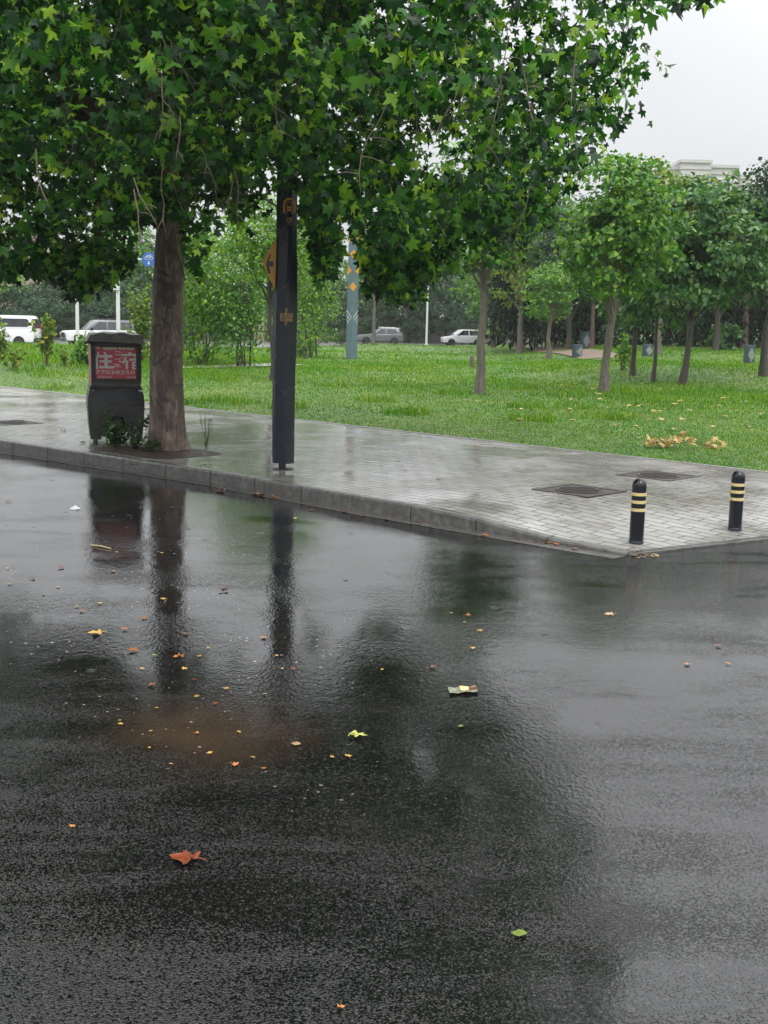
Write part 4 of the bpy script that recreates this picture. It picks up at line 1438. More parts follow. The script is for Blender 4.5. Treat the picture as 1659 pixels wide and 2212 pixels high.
lt('background_tree', 'full dark green tree crown filling the gap between forked tree and linden', 1228, 756, 430, 690, 105, 12, 'leaf_blue', 'bark_dark', 5200, .24, SLEAF, 61)
lt('background_tree', 'deep green tree crown hanging low behind the large catalpa', 1545, 758, 400, 690, 110, 13, 'leaf_blue', 'bark_dark', 5200, .24, SLEAF, 62)
lt('background_tree', 'bushy green tree rising directly behind the young plane tree crown', 1065, 752, 440, 670, 90, 11, 'leaf_mid', 'bark_dark', 4200, .22, SLEAF, 63)
lt('background_tree', 'leafy low crowned tree hiding the road right of the pylon', 880, 744, 470, 690, 85, 10, 'leaf_blue', 'bark_dark', 4200, .22, SLEAF, 64)
braced = lt('braced_tree', 'tree held upright by dark timber props beyond the pylon', 941, 741, 470, 640, 90, 17, 'leaf_mid', 'bark_grey', 4000, .18, SLEAF, 32)
kb = braced.location.y / F_PX
for a in (2.6, 3.6, -.35):
    mb = MB()
    mb.tube([(math.cos(a) * 40 * kb, math.sin(a) * 18 * kb, -.05), (math.cos(a) * 4 * kb, math.sin(a) * 3 * kb, 115 * kb)], .045, 7)
    mb.build('prop', M['bark_dark'], braced)
mb = MB(); mb.lathe([(9 * kb, 108 * kb), (9.5 * kb, 112 * kb), (9 * kb, 118 * kb)], 14); mb.build('prop_collar', M['black'], braced)
lt('slim_tree', 'slim pale trunked tree right beside the slate pylon', 806, 745, 480, 620, 60, 8, 'leaf_mid', 'bark_grey', 2600, .16, SLEAF, 33)
lt('sapling_tree', 'thin dark sapling in front of the grey parked car', 853, 741, 560, 665, 55, 6, 'leaf_blue', 'bark_dark', 1500, .15, SLEAF, 34)
lt('sapling_tree', 'thin dark sapling before the grey stone wall', 704, 745, 560, 650, 45, 5, 'leaf_blue', 'bark_dark', 1300, .16, SLEAF, 35)
lt('leaning_tree', 'dark leaning tree directly behind the metro sign', 589, 822, 430, 640, 120, 13, 'leaf_bright', 'bark_dark', 6000, .13, SLEAF, 36, lean=(-14, 0), crad=.45)
# bright shrubs behind the trunk
def bush(name, label, px, py, hpx, wpx, leafm, nleaf, lsize, tmpl, seed, cat='shrub', stems=7, group=None, deep=1.0):
    b = on_lawn(px, py); k = b.y / F_PX
    r_ = np.random.default_rng(seed); rd = random.Random(seed)
    t = thing(name, label, cat, (b.x, b.y, b.z - .02), 0, group)
    H_, W_ = (py - hpx) * k, wpx * k / 2
    cl_, ow_ = ellip_clumps((0, 0, H_ * .52), (W_, W_ * deep, H_ * .5), max(10, nleaf // 26), r_, .5, -1)
    cl_[:, 2] = np.maximum(cl_[:, 2], H_ * .06)
    mb = MB()
    for i in range(stems):
        branch(mb, (rd.uniform(-.3, .3) * W_, rd.uniform(-.2, .2) * W_, -.1), cl_[i], max(.015, H_ * .008), .006, .05, 5, 5, .06, rd)
    mb.build('stem', M['bark_dark'], t)
    P_, Nn_, Tt_, sz_ = clump_leaves(cl_, ow_, 26, max(.25, min(.6, H_ * .12)), lsize, r_, .4, .8)
    P_[:, 2] = np.maximum(P_[:, 2], .02)
    leaves('foliage', P_, Nn_, Tt_, sz_, tmpl, M[leafm], t)
    return t
bush('tall_shrub', 'tall bright green shrub directly right of the plane tree trunk', 440, 790, 500, 150, 'leaf_bright', 5200, .15, SLEAF, 41)
bush('tall_shrub', 'tall green shrub between the plane tree and the metro sign', 525, 793, 520, 140, 'leaf_mid', 4600, .14, SLEAF, 42)
bush('tall_shrub', 'bright shrub with pale leaves to the right of the metro sign', 672, 775, 530, 110, 'leaf_bright', 3600, .14, SLEAF, 43)
bush('round_bush', 'clipped round bush left of the slate pylon', 735, 748, 706, 62, 'leaf_blue', 1500, .12, RHOMB, 44)
bush('low_bush', 'low pale bush at the foot of the metro sign shrubs', 655, 772, 700, 70, 'leaf_mid', 1500, .12, SLEAF, 45)
bush('leafy_bush', 'dark leafy bush beside the covered tricycle roof', 192, 790, 722, 62, 'leaf_mid', 1600, .11, SLEAF, 46)
bush('tall_shrub', 'yellow green shrub cut off by the left picture edge', -8, 778, 690, 56, 'leaf_yellow', 1500, .12, SLEAF, 47)
weed(100, 790, 0.0 + 110 * on_lawn(100, 790).y / F_PX, 260, 'yellow green sapling in the tall grass before the white van', name='sapling', spread=.5, mat='leaf_yellow', lawn=True, leafl=.17, stems=8)
weed(32, 800, 55 * on_lawn(32, 800).y / F_PX, 140, 'low yellow weed clump near the left edge of the tall grass', name='weed', spread=.6, mat='leaf_yellow', lawn=True, leafl=.14)
weed(142, 792, 50 * on_lawn(142, 792).y / F_PX, 120, 'reddish tipped weed between sapling and leafy bush', name='weed', spread=.5, mat='leaf_yellow', lawn=True, leafl=.12)
bush('tall_shrub', 'bright yellow green shrub peeking out left of the plane tree trunk', 305, 790, 618, 48, 'leaf_yellow', 1500, .13, HEART, 48)
bush('dark_bush', 'dark broad leaved bush under the bamboo beside the forked tree', 1090, 738, 660, 90, 'leaf_dark', 1900, .2, SLEAF, 49)
bush('leafy_bush', 'broad leaved plant before the bamboo right of the leaning catalpa', 1555, 756, 690, 62, 'leaf_catalpa', 700, .3, SLEAF, 50)
bush('leafy_bush', 'dark bush by the bamboo between linden and catalpa trunks', 1335, 752, 680, 80, 'leaf_blue', 1500, .2, SLEAF, 51)
bush('weedy_bush', 'twiggy weed bush in the grass right of the linden trunk', 1345, 800, 715, 34, 'leaf_bright', 420, .12, SLEAF, 52)
# columnar evergreen
b = on_lawn(1026, 742); k = b.y / F_PX
t = thing('columnar_conifer', 'dark columnar evergreen behind the young plane tree', 'tree', tuple(b))
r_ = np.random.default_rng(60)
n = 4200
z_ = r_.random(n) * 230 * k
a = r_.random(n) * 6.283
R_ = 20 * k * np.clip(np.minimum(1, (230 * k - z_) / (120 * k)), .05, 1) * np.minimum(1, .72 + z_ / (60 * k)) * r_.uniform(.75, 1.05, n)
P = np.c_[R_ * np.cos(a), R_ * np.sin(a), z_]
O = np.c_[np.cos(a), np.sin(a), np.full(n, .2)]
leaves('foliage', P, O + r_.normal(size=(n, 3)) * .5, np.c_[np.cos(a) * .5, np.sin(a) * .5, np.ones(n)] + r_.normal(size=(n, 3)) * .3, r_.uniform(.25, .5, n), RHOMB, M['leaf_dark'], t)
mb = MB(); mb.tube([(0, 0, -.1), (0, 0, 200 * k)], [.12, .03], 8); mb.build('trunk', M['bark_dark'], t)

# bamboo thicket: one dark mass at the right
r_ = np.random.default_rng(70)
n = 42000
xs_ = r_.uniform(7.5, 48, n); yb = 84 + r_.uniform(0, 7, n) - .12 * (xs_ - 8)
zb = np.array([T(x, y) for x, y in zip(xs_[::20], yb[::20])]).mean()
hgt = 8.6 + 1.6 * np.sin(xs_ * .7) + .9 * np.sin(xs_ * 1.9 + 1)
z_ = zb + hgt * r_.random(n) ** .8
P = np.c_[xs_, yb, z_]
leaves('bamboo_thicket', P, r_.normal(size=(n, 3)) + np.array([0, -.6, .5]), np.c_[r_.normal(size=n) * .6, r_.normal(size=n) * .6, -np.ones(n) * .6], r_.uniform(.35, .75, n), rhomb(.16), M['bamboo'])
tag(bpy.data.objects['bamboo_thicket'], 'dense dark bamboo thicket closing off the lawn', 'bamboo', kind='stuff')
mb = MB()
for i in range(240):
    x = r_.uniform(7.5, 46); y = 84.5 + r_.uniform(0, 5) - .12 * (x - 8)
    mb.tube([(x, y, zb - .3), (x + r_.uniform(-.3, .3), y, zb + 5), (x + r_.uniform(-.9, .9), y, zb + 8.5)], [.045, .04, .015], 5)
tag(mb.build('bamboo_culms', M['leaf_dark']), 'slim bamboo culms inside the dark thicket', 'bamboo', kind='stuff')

# ------------------------------------------------------------------ garden light boxes
LB = [(1073, 741, 33, .9, 'left'), (1159, 747, 28, .9, 'left'), (1263, 753, 36, .7, 'full'), (1246, 773, 28, 1.0, 'left'), (1398, 770, 26, 1.1, 'up'), (1617, 786, 40, 1.0, 'full')]
LBL = ['leftmost slate garden box light by the path, beside the young plane tree', 'slate garden box light on the path edge between forked and small tree', 'slate garden box light under the bamboo left of the linden trunk',
       'slate garden box light in the grass just left of the linden trunk', 'low slate garden box light between the two catalpas', 'slate garden box light beside the dark tree at the right edge']
for (px, py, hp, wf, kind_), lab in zip(LB, LBL):
    b = on_lawn(px, py); k = b.y / F_PX
    t = thing('garden_light', lab, 'garden light', tuple(b), .25, 'slate box lights on the lawn')
    H_, W_ = hp * k, 17 * k
    mb = MB(); mb.box((0, 0, H_ / 2 - .05), (W_, W_, H_ + .1)); mb.build('box', M['slate_dark'], t, bevel=.015)
    mb = MB()
    def ln(a, b2): mb.tube([(a[0], -W_ / 2 - .006, a[1]), (b2[0], -W_ / 2 - .006, b2[1])], .02, 5)
    cz = H_ * .48; hw, hh = W_ * .42, H_ * .36
    x0 = 0 if kind_ != 'left' else W_ * .40
    sg = (-1, 1) if kind_ != 'left' else (-1,)
    for s_ in sg:
        w2 = hw if kind_ != 'left' else hw * 1.6
        for f in (0, .35, .7):
            for v in (-1, 1):
                ln((x0 + s_ * w2 * (1 - f) * 1.0, cz + v * hh * 0), (x0, cz + v * hh * (1 - f)))
                if f: ln((x0 + s_ * w2 * f, cz + v * hh * (1 - f)), (x0 + s_ * 0, cz + v * hh * (1 - 2 * f)))
    mb.build('lattice', M['lattice_grey'], t)
b = on_lawn(1019, 794); k = b.y / F_PX
t = thing('wooden_stump', 'short dark wooden post in the grass left of the young plane tree', 'post', tuple(b))
mb = MB(); mb.lathe([(4.2 * k, -.1), (4.1 * k, 24 * k), (3.6 * k, 25 * k)], 12); mb.build('post', M['wood'], t, smooth=True)
mb = MB(); mb.lathe([(3.2 * k, 25 * k), (2.8 * k, 25.4 * k)], 12); mb.build('post_top', M['bark_grey'], t)

# ------------------------------------------------------------------ parked vehicles on the far road
def vehicle(name, label, cat, loc, rz, L_, W_, low, green, paint, wheel_x, wr, van=False, roofm=None, pillars=()):
    """low: side outline (x,z) of the body, x from nose (0) to tail (L); green: greenhouse outline; the nose points to local -x"""
    t = thing(name, label, cat, loc, rz)
    mb = MB(); mb.prism([(x - L_ / 2, z) for x, z in low], -W_ / 2, W_ / 2, 'y')
    mb.build('body', M[paint], t, smooth=True, bevel=.05, seg=3)
    # greenhouse with tumblehome
    z0 = min(z for x, z in green); z1 = max(z for x, z in green)
    def hw(z): return W_ / 2 - .03 - .17 * (z - z0) / (z1 - z0) if not van else W_ / 2 - .01 - .1 * (z - z0) / (z1 - z0)
    n = len(green)
    V = [(x - L_ / 2, -hw(z), z) for x, z in green] + [(x - L_ / 2, hw(z), z) for x, z in green]
    mb = MB(); mb.add(V, [tuple(range(n)), tuple(range(n, 2 * n))[::-1]] + [(i, (i + 1) % n, n + (i + 1) % n, n + i) for i in range(n)])
    mb.build('cabin', M[roofm or paint], t, smooth=True, bevel=.035, seg=2)
    return t, hw
def side_glass(t, hw, L_, poly, mat='car_glass', sides=(-1, 1)):
    for s in sides:
        n = len(poly)
        V = [(x - L_ / 2, s * (hw(z) + .006), z) for x, z in poly] + [(x - L_ / 2, s * (hw(z) - .03), z) for x, z in poly]
        mb = MB(); mb.add(V, [tuple(range(n)), tuple(range(n, 2 * n))[::-1]] + [(i, (i + 1) % n, n + (i + 1) % n, n + i) for i in range(n)])
        mb.build('side_window', M[mat], t)
def cross_glass(t, L_, a, b, w0, w1, name, out=.012):
    d = Vector((b[0] - a[0], b[1] - a[1])).normalized(); nn = Vector((-d.y, d.x))
    if name == 'windscreen' and nn.x > 0: nn = -nn
    if name == 'rear_window' and nn.x < 0: nn = -nn
    A = Vector(a) + nn * out; B = Vector(b) + nn * out; A2 = Vector(a) - nn * .02; B2 = Vector(b) - nn * .02
    V = [(A.x - L_ / 2, -w0, A.y), (A.x - L_ / 2, w0, A.y), (B.x - L_ / 2, w1, B.y), (B.x - L_ / 2, -w1, B.y), (A2.x - L_ / 2, -w0, A2.y), (A2.x - L_ / 2, w0, A2.y), (B2.x - L_ / 2, w1, B2.y), (B2.x - L_ / 2, -w1, B2.y)]
    mb = MB(); mb.add(V, [(0, 1, 2, 3), (7, 6, 5, 4), (0, 4, 5, 1), (1, 5, 6, 2), (2, 6, 7, 3), (3, 7, 4, 0)])
    mb.build(name, M['car_glass'], t)
def wheels(t, L_, W_, xs, wr):
    for x in xs:
        for s in (-1, 1):
            mb = MB(); mb.lathe([(wr * 1.16, -.02), (wr * 1.16, .02)], 22)
            o = mb.build('wheel_arch', M['black'], t)
            o.matrix_local = Matrix.Translation((x - L_ / 2, s * (W_ / 2 - .012), wr)) @ Matrix.Rotation(math.pi / 2, 4, 'X')
            wheel_part(t, Vector((x - L_ / 2, s * (W_ / 2 - .06), wr)), wr, .21, 'y', 'wheel')
def small(t, name, mat, c, d, M_=None, bev=.01):
    mb = MB(); mb.box(c, d, M=M_); return mb.build(name, M[mat], t, bevel=bev)

def van():
    L_, W_ = 5.2, 1.98
    p = at_y(0, 745, 82); x1 = at_y(79, 745, 82).x
    loc = (x1 - L_ / 2 * .97, 82, 0)
    t, hw = vehicle('white_van', 'white van with dark side windows at the left picture edge', 'van', loc, .02, L_, W_,
        [(0, .3), (5.15, .3), (5.2, .55), (5.18, 1.18), (.05, 1.05), (-.02, .7)], [(.75, 1.06), (5.17, 1.17), (5.02, 1.92), (4.85, 2.06), (1.9, 2.06), (1.6, 1.98)], 'car_white', None, .34, van=True)
    side_glass(t, hw, L_, [(2.9, 1.3), (4.75, 1.32), (4.92, 1.42), (4.84, 1.78), (4.7, 1.86), (2.9, 1.86)])
    side_glass(t, hw, L_, [(1.35, 1.28), (2.75, 1.3), (2.75, 1.86), (1.95, 1.86)])
    cross_glass(t, L_, (.85, 1.15), (1.58, 1.92), .85, .75, 'windscreen')
    cross_glass(t, L_, (5.17, 1.25), (5.04, 1.85), .8, .74, 'rear_window')
    small(t, 'bumper', 'black', (L_ / 2 + .02, 0, .45), (.12, 1.9, .28))
    for s in (-1, 1):
        small(t, 'tail_lamp', 'lamp_red', (L_ / 2 - .03, s * .9, 1.25), (.1, .14, .42))
        small(t, 'headlight', 'lamp_clear', (-L_ / 2 + .05, s * .75, .8), (.12, .3, .2))
        small(t, 'door_handle', 'black', (.6, s * (W_ / 2 + .01), 1.1), (.2, .03, .03), None, .004)
    wheels(t, L_, W_, (1.0, 4.2), .33)
van()
def suv():
    L_, W_ = 5.0, 2.0
    x0 = at_y(134, 745, 86).x
    loc = (x0 + L_ / 2 * 1.0, 86.5, 0)
    t, hw = vehicle('white_suv', 'white off-road car with grey roof behind the covered tricycle', 'car', loc, math.radians(27), L_, W_,
        [(.02, .4), (4.9, .4), (5.0, .7), (4.98, 1.18), (1.6, 1.14), (.15, 1.08), (0, .95)], [(1.35, 1.13), (4.97, 1.17), (4.72, 1.82), (4.5, 1.88), (2.3, 1.88), (2.1, 1.84)], 'car_white', None, .39, roofm='car_grey')
    side_glass(t, hw, L_, [(1.72, 1.2), (2.85, 1.2), (2.85, 1.74), (2.28, 1.74)])
    side_glass(t, hw, L_, [(2.95, 1.2), (3.75, 1.2), (3.75, 1.74), (2.95, 1.74)])
    side_glass(t, hw, L_, [(3.85, 1.2), (4.72, 1.22), (4.6, 1.72), (3.85, 1.74)])
    cross_glass(t, L_, (1.42, 1.18), (2.08, 1.8), .84, .72, 'windscreen')
    cross_glass(t, L_, (4.95, 1.25), (4.74, 1.76), .8, .7, 'rear_window')
    small(t, 'grille', 'black', (-L_ / 2 - .005, 0, .78), (.06, 1.15, .36))
    small(t, 'bumper', 'slate_dark', (-L_ / 2 - .03, 0, .45), (.14, 1.9, .2))
    for s in (-1, 1):
        small(t, 'headlight', 'lamp_clear', (-L_ / 2 + .03, s * .79, .88), (.14, .34, .17))
        small(t, 'wing_mirror', 'black', (-L_ / 2 + 1.75, s * 1.06, 1.25), (.12, .2, .18))
        small(t, 'roof_rail', 'black', (.7, s * .72, 1.92), (2.2, .05, .04))
        small(t, 'tail_lamp', 'lamp_red', (L_ / 2 - .02, s * .9, .98), (.08, .16, .3))
    wheels(t, L_, W_, (.95, 3.95), .39)
suv()
def grey():
    L_, W_ = 4.5, 1.85
    Y = 118.0
    xc = (at_y(774, 735, Y).x + at_y(867, 735, Y).x) / 2
    t, hw = vehicle('grey_car', 'grey hatchback parked behind the slate pylon', 'car', (xc, Y, 0), .05, L_, W_,
        [(.05, .3), (4.4, .3), (4.5, .6), (4.45, 1.0), (1.5, .98), (.2, .86), (0, .7)], [(1.25, .97), (4.42, .99), (4.0, 1.52), (3.6, 1.62), (2.5, 1.62), (2.2, 1.56)], 'car_grey', None, .34)
    side_glass(t, hw, L_, [(1.75, 1.03), (2.75, 1.03), (2.75, 1.5), (2.35, 1.5)]); side_glass(t, hw, L_, [(2.85, 1.03), (3.95, 1.05), (3.7, 1.5), (2.85, 1.5)])
    cross_glass(t, L_, (1.35, 1.03), (2.18, 1.53), .8, .66, 'windscreen'); cross_glass(t, L_, (4.38, 1.05), (4.02, 1.5), .78, .66, 'rear_window')
    small(t, 'rear_spoiler', 'car_white', (L_ / 2 - .45, 0, 1.58), (.35, 1.2, .05))
    for s in (-1, 1):
        small(t, 'headlight', 'lamp_clear', (-L_ / 2 + .08, s * .7, .7), (.16, .34, .14)); small(t, 'tail_lamp', 'lamp_red', (L_ / 2 - .06, s * .75, .86), (.1, .3, .16))
        small(t, 'wing_mirror', 'black', (-L_ / 2 + 1.75, s * 1.0, 1.05), (.12, .18, .13)); small(t, 'roof_rail', 'lamp_clear', (.7, s * .62, 1.64), (1.7, .04, .04))
    wheels(t, L_, W_, (.9, 3.6), .33)
grey()
def white():
    L_, W_ = 4.2, 1.8
    Y = 117.0
    x0 = at_y(958, 735, Y).x
    t, hw = vehicle('white_hatchback', 'white hatchback parked behind the braced tree', 'car', (x0 + L_ / 2, Y + 4, 0), math.radians(8), L_, W_,
        [(.05, .3), (4.1, .3), (4.2, .6), (4.15, 1.0), (1.4, .97), (.2, .85), (0, .7)], [(.9, .96), (4.12, .99), (3.8, 1.5), (3.4, 1.6), (2.0, 1.6), (1.7, 1.54)], 'car_white', None, .34)
    side_glass(t, hw, L_, [(1.4, 1.03), (2.5, 1.03), (2.5, 1.5), (1.95, 1.5)]); side_glass(t, hw, L_, [(2.6, 1.03), (3.75, 1.05), (3.5, 1.48), (2.6, 1.5)])
    cross_glass(t, L_, (1.0, 1.02), (1.68, 1.5), .78, .64, 'windscreen'); cross_glass(t, L_, (4.08, 1.05), (3.82, 1.46), .76, .64, 'rear_window')
    for s in (-1, 1):
        small(t, 'headlight', 'lamp_clear', (-L_ / 2 + .08, s * .68, .72), (.16, .32, .15)); small(t, 'tail_lamp', 'lamp_red', (L_ / 2 - .06, s * .72, .86), (.1, .3, .16))
        small(t, 'wing_mirror', 'black', (-L_ / 2 + 1.45, s * .97, 1.06), (.12, .18, .14))
    wheels(t, L_, W_, (.8, 3.4), .32)
white()

# ------------------------------------------------------------------ light poles, blue sign
def pole(px, py, Y, toppx, wpx, label, name='light_pole'):
    b = at_y(px, py, Y); b.z = 0
    k = Y / F_PX
    t = thing(name, label, 'pole', (b.x, b.y, 0))
    H_ = (py - toppx) * k
    mb = MB(); mb.tube([(0, 0, -.1), (0, 0, H_)], [wpx * k / 2, wpx * k / 2 * .8], 12); mb.build('shaft', M['pole_white'], t, smooth=True)
    mb = MB(); mb.box((0, 0, .12), (wpx * k * 1.9, wpx * k * 1.9, .24)); mb.build('base', M['pole_white'], t, bevel=.02)
    return t, k
t, k = pole(168, 752, 79, 380, 8, 'thin white pole between the white van and the off-road car')
mb = MB(); mb.tube([(0, 0, 370 * k), (.6, -.1, 382 * k), (1.6, -.2, 386 * k)], .05, 8); mb.build('arm', M['pole_white'], t, smooth=True)
mb = MB(); mb.box((1.9, -.2, 386 * k), (.7, .22, .1)); mb.build('lamp_head', M['pole_white'], t, bevel=.03)
t, k = pole(256, 756, 78, 420, 9, 'white camera pole carrying the blue round sign, left of the plane tree')
mb = MB(); mb.box((-.05, -.12, 144 * k), (.36, .3, 1.0)); mb.build('control_box', M['pole_white'], t, bevel=.02)
mb = MB(); mb.tube([(0, 0, 193 * k), (56 * k, -.05, 193 * k)], .05, 8); mb.build('arm', M['pole_white'], t, smooth=True)
bx = t.location + Vector((67 * k, -.12, 193 * k))
ts_ = thing('cycle_lane_sign', 'round blue cycle sign half hidden by the plane tree trunk', 'sign', tuple(bx))
mb = MB(); mb.lathe([(15 * k, -.015), (15 * k, .015)], 36); o = mb.build('disc', M['blue_sign'], ts_); o.rotation_euler = (math.pi / 2, 0, 0)
mb = MB()
def ring(cx, cz, R_, th=.03):
    pts = [(cx + R_ * math.cos(a), -.025, cz + R_ * math.sin(a)) for a in np.linspace(0, 2 * math.pi, 17)]
    mb.tube(pts, th / 2, 5)
ring(-5 * k, 3 * k, 3.4 * k); ring(5 * k, 3 * k, 3.4 * k)
for p in ([(-5, 3), (-2, 8), (4, 8), (5, 3)], [(-2, 8), (0, 3), (4, 8)], [(-3.5, 9), (-1, 9)], [(3, 10.5), (5, 10)]):
    mb.tube([(x * k, -.025, z * k) for x, z in p], .018, 5)
mb.prism([(-.9 * k, -3 * k), (.9 * k, -3 * k), (.9 * k, -7 * k), (3 * k, -7 * k), (0, -11.5 * k), (-3 * k, -7 * k), (-.9 * k, -7 * k)], -.028, -.02, 'y')
mb.build('pictogram', M['pole_white'], ts_)
pole(921, 742, 112, 560, 5, 'distant white pole standing left of the braced tree')
# street lamp among the right-hand trees
b = at_y(1545, 742, 130); k = 130 / F_PX
t = thing('street_lamp', 'curved street lamp arm showing above the catalpa in front of the tower block', 'street lamp', (at_y(1556, 742, 130).x, 130, 0))
mb = MB(); mb.tube([(0, 0, 0), (0, 0, 345 * k), (-.3, 0, 352 * k), (-36 * k, 0, 358 * k)], [.12, .09, .07, .05], 10); mb.build('post', M['pole_white'], t, smooth=True)
mb = MB(); mb.box((-44 * k, 0, 359 * k), (18 * k, .3, .12), M=Matrix.Rotation(.06, 3, 'Y')); mb.build('lamp_head', M['slate'], t, bevel=.03)

# ------------------------------------------------------------------ boundary walls
def far_wall(name, label, x0, x1, Y0, Y1, h, pillars, panel_mat, cap=True):
    a, b_ = Vector((x0, Y0)), Vector((x1, Y1))
    d = (b_ - a).normalized(); ang = math.atan2(d.y, d.x)
    t = thing(name, label, 'wall', (a.x, a.y, 0), ang)
    L_ = (b_ - a).length
    mb = MB(); mb.box((L_ / 2, 0, h / 2 - .1), (L_, .22, h + .2)); mb.build('panel', M[panel_mat], t)
    if cap:
        mb = MB(); mb.box((L_ / 2, 0, h + .053), (L_, .36, .1)); mb.build('coping', M['stone_wall'], t)
    for i in range(pillars + 1):
        mb = MB(); x = L_ * i / pillars
        mb.box((x, 0, h / 2 + .15), (1.0, .8, h + .5)); mb.box((x, 0, h + .46), (1.2, 1.0, .12))
        mb.build('pillar', M['beige'], t, bevel=.03)
far_wall('fence_wall', 'low dark fence wall with beige stone pillars behind the white car', -70, -8, 104, 121, 2.3, 13, 'fence_dark')
far_wall('boundary_wall', 'grey stone boundary wall with beige pillars behind the grey car', -8, 26, 132, 140, 2.6, 4, 'stone_wall')

# ------------------------------------------------------------------ far trees
def far_tree_proto(seed, H_, W_, leafm, n=3000, ls=.42, z0=1.2):
    t = make_tree('roadside_tree', 'dense hazy green tree in the row behind the parked cars', 'tree', (0, 0, 0), H_, .16, (z0, W_), M[leafm], M['bark_dark'], n, ls, RHOMB, seed, group='hazy trees behind the parked cars', crad=1.0, per=30)
    return t
protos = [far_tree_proto(81, 9, 4.2, 'leaf_blue'), far_tree_proto(82, 11.5, 4.2, 'leaf_mid', 3400), far_tree_proto(83, 7.5, 4.0, 'leaf_blue')]
def dup(root, loc, rz, sc_):
    r2 = root.copy(); C.objects.link(r2)
    r2.location = loc; r2.rotation_euler = (0, 0, rz); r2.scale = (sc_, sc_, sc_)
    for ch in list(root.children):
        c = ch.copy(); C.objects.link(c); c.parent = r2
    return r2
spots = []
for i, px in enumerate(range(-130, 640, 62)):
    Y = 100 + (px + 130) / 770 * 22 + (i % 3) * 4
    spots.append((px + 17 * math.sin(i * 2.1), Y, 2 if i % 2 else 0, .8 + .16 * math.sin(i * 1.7)))
for i, px in enumerate(range(640, 1080, 55)):
    spots.append((px + 12 * math.sin(i * 2.7), 134 + (i % 3) * 3, 1 if i % 2 else 0, .98 + .12 * math.sin(i * 2.3)))
for i, px in enumerate(range(1080, 1760, 62)):
    spots.append((px + 14 * math.sin(i * 2.7), 112 + (i % 3) * 5, (i + 1) % 3, 1.2 + .14 * math.sin(i * 2.3)))
for i, px in enumerate(range(600, 1080, 48)):
    spots.append((px + 16 * math.sin(i * 3.3), 127 + (i % 2) * 2, 2, .5 + .14 * math.sin(i * 2.9)))
for i, px in enumerate(range(-110, 640, 70)):
    spots.append((px + 16 * math.sin(i * 3.3), 97 + (px + 110) / 770 * 20, 2, .42 + .12 * math.sin(i * 2.9)))
spots += [(285, 116, 1, 1.05), (345, 122, 0, 1.25), (232, 118, 1, .85), (420, 124, 1, 1.0)]
for i, (px, Y, v, s_) in enumerate(spots):
    x = at_y(px, 700, Y).x
    z = 0
    if i < 3:
        o = protos[i]; v = i
        o.location = (x, Y, z); o.scale = (s_,) * 3
    else:
        dup(protos[v], (x, Y, z), i * 1.3, s_)

# ------------------------------------------------------------------ far buildings
def building(name, label, blocks, Y, mat, win_rows, winmat='win'):
    """blocks: (px0, px1, toppx, depth offset)"""
    k = Y / F_PX
    xm = at_y((blocks[0][0] + blocks[-1][1]) / 2, 400, Y).x
    t = thing(name, label, 'building', (xm, Y, 0))
    for px0, px1, tp, dz in blocks:
        x0 = at_y(px0, tp, Y).x - xm; x1 = at_y(px1, tp, Y).x - xm; zt = at_y((px0 + px1) / 2, tp, Y).z
        D_ = 16
        mb = MB(); mb.box(((x0 + x1) / 2, D_ / 2 + dz, zt / 2), (x1 - x0, D_, zt)); mb.build('wall', M[mat], t)
        for q, (dzc, ex, th) in enumerate([(-.3, .7, .6), (-1.7, .4, .35), (-3.2, .55, .4)]):
            mb = MB(); mb.box(((x0 + x1) / 2, D_ / 2 + dz, zt + dzc + .02), (x1 - x0 + ex, D_ + ex, th)); mb.build('cornice', M[mat], t)
        nw = max(2, int((x1 - x0) / 3.2))
        wf = MB()
        for i in range(win_rows):
            for j in range(nw):
                xx = x0 + (j + .5) * (x1 - x0) / nw
                wf = MB(); wf.box((xx, dz - .03, zt - 5.2 - 3.1 * i), (1.5, .12, 1.7)); wf.build('window', M[winmat], t)
    return t
building('tower_block', 'hazy pale tower block with stepped cornices above the right-hand trees', [(1443, 1468, 360, 0), (1468, 1530, 348, -2), (1530, 1597, 355, 1), (1597, 1632, 376, 3)], 250, 'bld', 3)
building('apartment_block', 'pinkish apartment block glimpsed through the leaves at the far left', [(-60, 60, 500, 0), (60, 150, 540, 2)], 160, 'bld_pink', 3)
building('pale_building', 'pale building glimpsed between the plane tree and the linden', [(1120, 1165, 420, 0), (1165, 1235, 440, -1)], 210, 'bld', 3)

